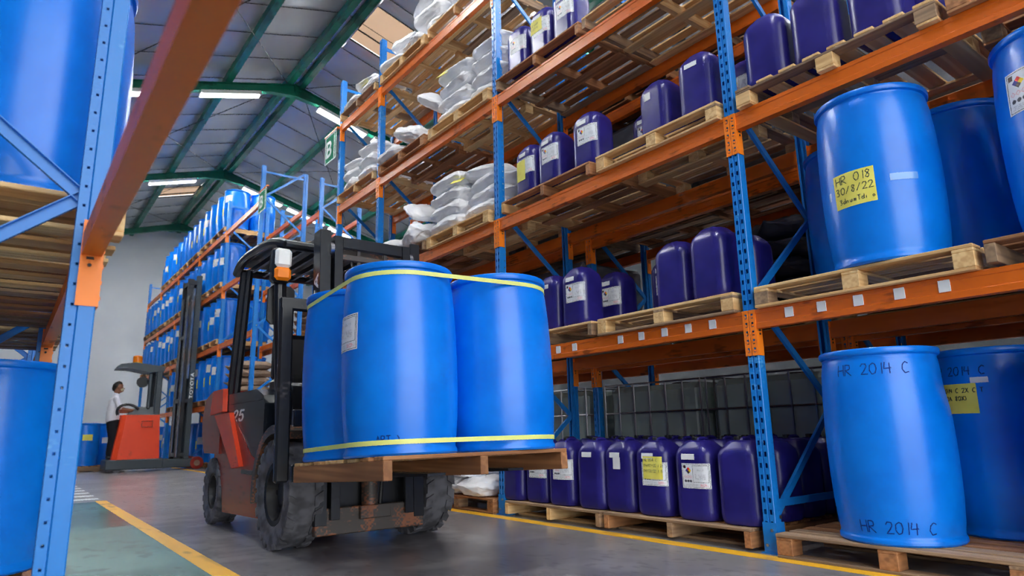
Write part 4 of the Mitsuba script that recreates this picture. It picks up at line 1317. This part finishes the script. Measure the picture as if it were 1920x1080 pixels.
fpart('roof_cover', hull([(1.45, 4.72, 2.125), (2.39, 4.72, 2.125), (2.39, 5.75, 2.125), (1.45, 5.75, 2.125), (1.52, 4.8, 2.14), (2.32, 4.8, 2.14), (2.32, 5.7, 2.14), (1.52, 5.7, 2.14)]), 'black_paint')
lamp = fpart('head_lamp', bev(1.355, 1.485, 4.47, 4.56, 1.735, 1.985, .02), 'black_plastic', label='lamp unit on the left front pillar')
fpart('white_lens', bev(1.362, 1.478, 4.435, 4.475, 1.838, 1.975, .02), 'lens_white', parent=lamp, label='white lamp lens')
fpart('amber_lens', bev(1.362, 1.478, 4.435, 4.475, 1.745, 1.842, .02), 'lens_amber', parent=lamp, label='amber indicator lens')
fpart('mirror', bev(1.375, 1.56, 4.60, 4.63, 1.46, 1.74, .03), 'black_plastic')

MM = at(0, 4.06, .15, rx=TILT)


def mpart(name, mesh, bsdf='black_paint', smooth=False, label=None, parent=None):
    return fpart(name, mesh, bsdf, smooth, MM, label, parent)


for sx in (-1, 1):
    a, b = sorted((FX + sx * .30, FX + sx * .375))
    mo = mpart('outer_mast_channel', cat(bev(a, b, -.06, -.045, 0, 1.9, .002), bev(a, b, .045, .06, 0, 1.9, .002), bev(*( (a, a + .018) if sx < 0 else (b - .018, b)), -.06, .06, 0, 1.9, .002)))
    if sx < 0:
        tm = meshkit.text_mesh('TOYOTA', .062, .002, bold=True)
        v = tm.vertices.copy()
        tm.vertices = np.c_[a - .001 - v[:, 2], .031 - v[:, 1], .98 + (v[:, 0]) * 1.7]
        tm.vertices[:, 1] = -.031 + v[:, 1]
        tm.invert()
        mpart('lettering', tm, 'lens_white', label='white lettering on the mast', parent=mo)
    a, b = sorted((FX + sx * .225, FX + sx * .285))
    mpart('inner_mast_channel', cat(bev(a, b, -.085, -.07, .03, 1.86, .002), bev(a, b, .03, .04, .03, 1.86, .002), bev(*((a, a + .016) if sx < 0 else (b - .016, b)), -.085, .04, .03, 1.86, .002)))
    mpart('mast_roller', tube([(FX + sx * .285, -.045, 1.77), (FX + sx * .31, -.045, 1.77)], .045, 20), 'steel', 30)
    mpart('lift_chain', box(FX + sx * .10 - .012, FX + sx * .10 + .012, -.06, -.05, .4, 1.8), 'rust_steel')
    mpart('lift_cylinder', cat(tube([(FX + sx * .2, .075, .05), (FX + sx * .2, .075, 1.2)], .035, 12), tube([(FX + sx * .2, .075, 1.2), (FX + sx * .2, .075, 1.78)], .02, 12)), 'black_paint', 30)
mpart('mast_crossbar', cat(bev(FX - .3, FX + .3, .02, .06, 1.76, 1.85, .004), bev(FX - .285, FX + .285, -.07, -.03, 1.70, 1.74, .004)), 'rust_steel', label='scuffed upper crossbar')
mpart('mast_crossbar', bev(FX - .225, FX + .225, -.08, -.04, 1.78, 1.86, .004))
mpart('mast_crossbar', bev(FX - .3, FX + .3, .03, .06, .9, 1.0, .004))
mpart('mast_foot_plate', cat(bev(FX - .37, FX + .37, -.055, .0, -.06, .10, .006), bev(FX - .09, FX + .12, -.085, -.05, .02, .10, .004)), 'rust_steel', label='rusty plate at the mast foot')
mpart('centre_cylinder', cat(tube([(FX, -.02, .1), (FX, -.02, .9)], .052, 16), tube([(FX, -.02, .9), (FX, -.02, 1.72)], .034, 16)), 'rust_steel', 30)
mpart('hose', cat(arc([(FX - .15, -.05, 1.7), (FX - .12, -.09, 1.62), (FX - .02, -.1, 1.64), (FX + .03, -.06, 1.7)], .010, 6), arc([(FX + .07, -.03, .1), (FX + .09, -.05, .5), (FX + .08, -.03, 1.6)], .012, 6)), 'black_plastic', 30)
# fork carriage, load backrest and forks, in the tilted frame of the load
def lpart(name, mesh, bsdf='black_paint', smooth=False, label=None):
    return fpart(name, mesh, bsdf, smooth, LOAD, label)


lpart('backrest_post', bev(-.085, -.002, 1.195, 1.24, .02, 1.115, .012), label='tall black post of the load backrest')
lpart('backrest_post', bev(1.13, 1.21, 1.195, 1.24, .02, 1.115, .012))
lpart('backrest_bar', bev(-.085, 1.21, 1.195, 1.24, 1.04, 1.115, .008))
for i in range(4):
    lpart('backrest_bar', bev(.2 + i * .23, .23 + i * .23, 1.2, 1.235, .35, 1.05, .004))
lpart('carriage_bar', bev(.03, 1.10, 1.24, 1.28, .02, .12, .006))
lpart('carriage_bar', bev(.03, 1.10, 1.24, 1.28, .34, .44, .006))
lpart('carriage_side', cat(bev(.26, .30, 1.24, 1.36, .02, .44, .004), bev(.87, .91, 1.24, 1.36, .02, .44, .004)))
for x in (.28, .76):
    lpart('fork', cat(bev(x, x + .12, 1.185, 1.235, .024, .48, .006), hull([(x, 1.2, .024), (x + .12, 1.2, .024), (x, 1.2, .066), (x + .12, 1.2, .066), (x + .01, .12, .024), (x + .11, .12, .024), (x + .01, .12, .036), (x + .11, .12, .036)])), 'black_paint')

# ------------------------------------------------------------------ reach truck at the end of the aisle
RM = T().translate([.07, 0, 0]) @ T().scale(.915)
RT = thing('reach_truck', 'red and dark grey stand-up reach truck at the far end of the aisle', 'reach truck')


def rpart(name, mesh, bsdf, smooth=False, label=None, parent=None):
    return part(parent or RT, name, mikit.ply(mesh, bsdf, smooth), RM, label)


bodyp = rpart('body', hull([(1.97, 17.98, .29), (2.96, 17.95, .29), (2.90, 17.98, 1.31), (2.10, 17.98, 1.31), (1.99, 18.75, .29), (2.96, 18.75, .29), (2.90, 18.7, 1.31), (2.10, 18.7, 1.31), (2.08, 17.92, .29), (2.20, 17.94, 1.31)]), 'bright_red_paint', label='red power unit cover')
rpart('hatch', cat(box(2.52, 2.76, 17.915, 17.935, 1.02, 1.035), box(2.52, 2.76, 17.915, 17.935, 1.155, 1.17), box(2.52, 2.532, 17.915, 17.935, 1.02, 1.17), box(2.748, 2.76, 17.915, 17.935, 1.02, 1.17)), 'red_paint', parent=bodyp, label='hatch outline')
rpart('chassis', cat(bev(1.86, 3.05, 17.92, 18.85, .06, .29, .02)), 'dark_grey_paint')
rpart('drive_wheel', tube([(2.1, 17.95, .1), (2.1, 18.1, .1)], .1, 20), 'tyre_rubber', 30)
rpart('support_leg', bev(3.0, 3.78, 17.96, 18.12, .06, .26, .02), 'dark_grey_paint')
rpart('support_leg', bev(3.0, 3.78, 18.66, 18.82, .06, .26, .02), 'dark_grey_paint')
for y in (17.93, 18.70):
    k = rpart('load_wheel', tube([(3.80, y, .15), (3.80, y + .13, .15)], .15, 26), 'red_paint', 30)
    rpart('hub', tube([(3.80, y - .008, .15), (3.80, y + .0, .15)], .07, 20), 'sack_brown', 30, parent=k)
rpart('console', cat(hull([(2.25, 18.0, 1.31), (2.85, 18.0, 1.31), (2.25, 18.6, 1.31), (2.85, 18.6, 1.31), (2.42, 18.05, 1.50), (2.8, 18.05, 1.50), (2.42, 18.55, 1.50), (2.8, 18.55, 1.50)])), 'dark_grey_paint', label='dark control console')
rpart('grab_rail', arc([(2.02, 18.0, 1.31), (2.03, 18.0, 1.48), (2.12, 18.0, 1.54), (2.3, 18.0, 1.53), (2.44, 18.02, 1.44)], .03, 8), 'black_plastic', 30)
rpart('guard_pillar', bev(2.76, 2.90, 18.0, 18.14, 1.31, 2.44, .02), 'dark_grey_paint')
rpart('guard_pillar', bev(2.76, 2.90, 18.55, 18.69, 1.31, 2.44, .02), 'dark_grey_paint')
rpart('guard_pillar', bev(2.60, 2.68, 18.0, 18.08, 1.45, 2.3, .02), 'dark_grey_paint')
rpart('guard_roof', extrude_xz([(1.92, 2.40), (1.98, 2.50), (2.3, 2.55), (2.92, 2.47), (2.92, 2.36), (2.60, 2.32), (2.40, 2.36), (2.2, 2.40)], 17.98, 18.72), 'dark_grey_paint', label='sloping overhead guard')
rpart('fan', tube([(2.5, 18.2, 2.1), (2.5, 18.26, 2.1)], .13, 18), 'black_plastic', 30)
bc = rpart('beacon', lathe([(0, 0), (.11, 0), (.11, .05), (0, .05)], 20).apply_translation((2.36, 18.3, 2.53)), 'line_yellow', 30, label='amber warning beacon')
rpart('dome', lathe([(0, .05), (.10, .05), (.105, .10), (.10, .19), (.08, .21), (0, .21)], 20).apply_translation((2.36, 18.3, 2.53)), 'lens_amber', 30, parent=bc)
for y in (18.02, 18.62):
    rpart('mast_channel', cat(bev(3.50, 3.62, y, y + .015, .05, 4.85, .003), bev(3.50, 3.62, y + .10, y + .115, .05, 4.85, .003), bev(3.60, 3.62, y, y + .115, .05, 4.85, .003)), 'dark_grey_paint', label='tall dark mast rail')
    rpart('mast_channel', bev(3.30, 3.44, y + .02, y + .1, .1, 4.75, .003), 'black_paint')
    rpart('lift_cylinder', tube([(3.33, y - .0, .3), (3.33, y - .0, 4.3)], .025, 10), 'chrome', 30)
    rpart('lift_cylinder', tube([(3.45, y - .0, 2.2), (3.45, y - .0, 4.5)], .03, 10), 'chrome', 30)
for z in (.3, 1.6, 3.2, 4.6):
    rpart('mast_crossbar', bev(3.32, 3.6, 18.02, 18.735, z, z + .1, .004), 'black_paint')
tm = meshkit.text_mesh('TOYOTA', .07, .003, bold=True)
v = tm.vertices.copy()
tm.vertices = np.c_[3.525 + v[:, 1], 18.018 - v[:, 2], 2.2 - v[:, 0] * 1.6 + .0]
tm.vertices[:, 0] = 3.595 - v[:, 1]
tm.vertices[:, 2] = 1.7 + v[:, 0] * 1.6
rpart('lettering', tm, 'lens_white', label='white vertical lettering on the mast')

# ------------------------------------------------------------------ operator standing in the truck, looking up to the right
def limbs(chains, pitch=.012, it=12):
    solids = []
    for ch in chains:
        for (p0, r0), (p1, r1) in zip(ch, ch[1:]):
            a = m3.Manifold.sphere(r0, 20).translate(p0)
            b = m3.Manifold.sphere(r1, 20).translate(p1)
            solids.append(m3.Manifold.batch_hull([a, b]))
    m = m3.Manifold.batch_boolean(solids, m3.OpType.Add).refine_to_length(.03)
    o = m.to_mesh()
    t = trimesh.Trimesh(o.vert_properties[:, :3], o.tri_verts)
    trimesh.smoothing.filter_taubin(t, iterations=it)
    return t


OX, OY, OZ = 2.03, 18.35, .30
pt = lambda x, y, z: (OX + x, OY + y, OZ + z)
hand = (.48, -.20, 1.13)
body_ch = [
    [(pt(-.03, 0, 1.62), .085), (pt(-.0, -.01, 1.70), .088)], [(pt(.02, -.01, 1.60), .06), (pt(.06, -.01, 1.60), .045)],
    [(pt(.065, -.012, 1.655), .02), (pt(.105, -.012, 1.642), .014)], [(pt(-.02, -.095, 1.65), .018), (pt(-.03, -.1, 1.68), .016)], [(pt(-.02, .08, 1.65), .018), (pt(-.03, .085, 1.68), .016)],
    [(pt(-.05, 0, 1.40), .065), (pt(-.02, 0, 1.60), .058)],
    [(pt(-.06, -.17, 1.40), .06), (pt(-.06, .17, 1.40), .06)], [(pt(-.06, -.10, 1.34), .10), (pt(-.07, -.07, 1.05), .11)], [(pt(-.06, .10, 1.34), .10), (pt(-.07, .07, 1.05), .11)],
    [(pt(-.07, -.08, 1.05), .115), (pt(-.06, -.09, .88), .12)], [(pt(-.07, .08, 1.05), .115), (pt(-.06, .09, .88), .12)],
    [(pt(-.05, -.20, 1.39), .058), (pt(.03, -.25, 1.16), .046), (pt(.26, -.20, 1.12), .038), (pt(.40, -.19, 1.13), .028)],
    [(pt(-.05, .20, 1.39), .058), (pt(-.0, .26, 1.12), .046), (pt(.24, .20, 1.10), .036), (pt(.38, .17, 1.13), .028)],
    [(pt(-.06, -.10, .88), .11), (pt(-.02, -.11, .48), .068), (pt(-.06, -.11, .09), .046), (pt(.09, -.12, .045), .04)],
    [(pt(-.06, .10, .88), .11), (pt(-.02, .11, .48), .068), (pt(-.06, .11, .09), .046), (pt(.09, .12, .045), .04)],
]
for sy, yy in ((-1, -.19), (1, .17)):
    body_ch.append([(pt(.40, yy, 1.13), .03), (pt(.46, yy, 1.135), .034)])
    for f in range(4):
        o = (f - 1.5) * .02
        body_ch.append([(pt(.47, yy + o, 1.14), .011), (pt(.52 + .008 * (f in (1, 2)), yy + o, 1.14), .010), (pt(.535, yy + o, 1.11), .009)])
    body_ch.append([(pt(.42, yy - sy * -.03, 1.14), .012), (pt(.47, yy + sy * .045, 1.12), .011)])
PER = thing('person', 'operator in white shirt, dark trousers and face mask standing in the reach truck', 'person')
part(PER, 'body', mikit.ply(limbs(body_ch), 'skin', True), RM)
shirt = [
    [(pt(-.055, -.175, 1.405), .072), (pt(-.055, .175, 1.405), .072)], [(pt(-.06, -.10, 1.34), .118), (pt(-.075, -.07, 1.05), .13)], [(pt(-.06, .10, 1.34), .118), (pt(-.075, .07, 1.05), .13)],
    [(pt(-.075, -.08, 1.05), .135), (pt(-.07, -.085, .92), .138)], [(pt(-.075, .08, 1.05), .135), (pt(-.07, .085, .92), .138)],
    [(pt(-.05, -.205, 1.395), .074), (pt(.025, -.248, 1.18), .062)], [(pt(-.05, .205, 1.395), .074), (pt(-.002, .255, 1.15), .062)], [(pt(-.05, 0, 1.44), .078), (pt(-.035, 0, 1.51), .066)],
]
part(PER, 'shirt', mikit.ply(limbs(shirt), 'shirt', True), RM, label='white short-sleeved shirt')
trs = [[(pt(-.065, -.09, .9), .13), (pt(-.02, -.11, .48), .088), (pt(-.055, -.11, .12), .068)], [(pt(-.065, .09, .9), .13), (pt(-.02, .11, .48), .088), (pt(-.055, .11, .12), .068)], [(pt(-.065, -.08, .9), .125), (pt(-.065, .08, .9), .125)]]
part(PER, 'trousers', mikit.ply(limbs(trs), 'trousers', True), RM, label='dark trousers')
hair = [[(pt(-.045, -.0, 1.70), .092), (pt(-.015, -.0, 1.735), .088)], [(pt(-.07, 0, 1.64), .075), (pt(-.05, 0, 1.70), .09)]]
part(PER, 'hair', mikit.ply(limbs(hair), 'hair', True), RM, label='short black hair')
part(PER, 'face_mask', mikit.ply(limbs([[(pt(.058, -.05, 1.61), .030), (pt(.058, .03, 1.61), .030)], [(pt(.075, -.012, 1.635), .026), (pt(.07, -.01, 1.59), .034)]]), 'mask_cloth', True), RM, label='pale face mask')
part(PER, 'eye', mikit.ply(trimesh.creation.icosphere(2, .012).apply_translation(pt(.072, -.045, 1.685)), 'lens_white', True), RM)
part(PER, 'eye', mikit.ply(trimesh.creation.icosphere(2, .012).apply_translation(pt(.072, .025, 1.685)), 'lens_white', True), RM)
for sy in (-1, 1):
    part(PER, 'shoe', mikit.ply(limbs([[(pt(-.07, sy * .11, .05), .052), (pt(.13, sy * .125, .04), .042)]]), 'black_plastic', True), RM)
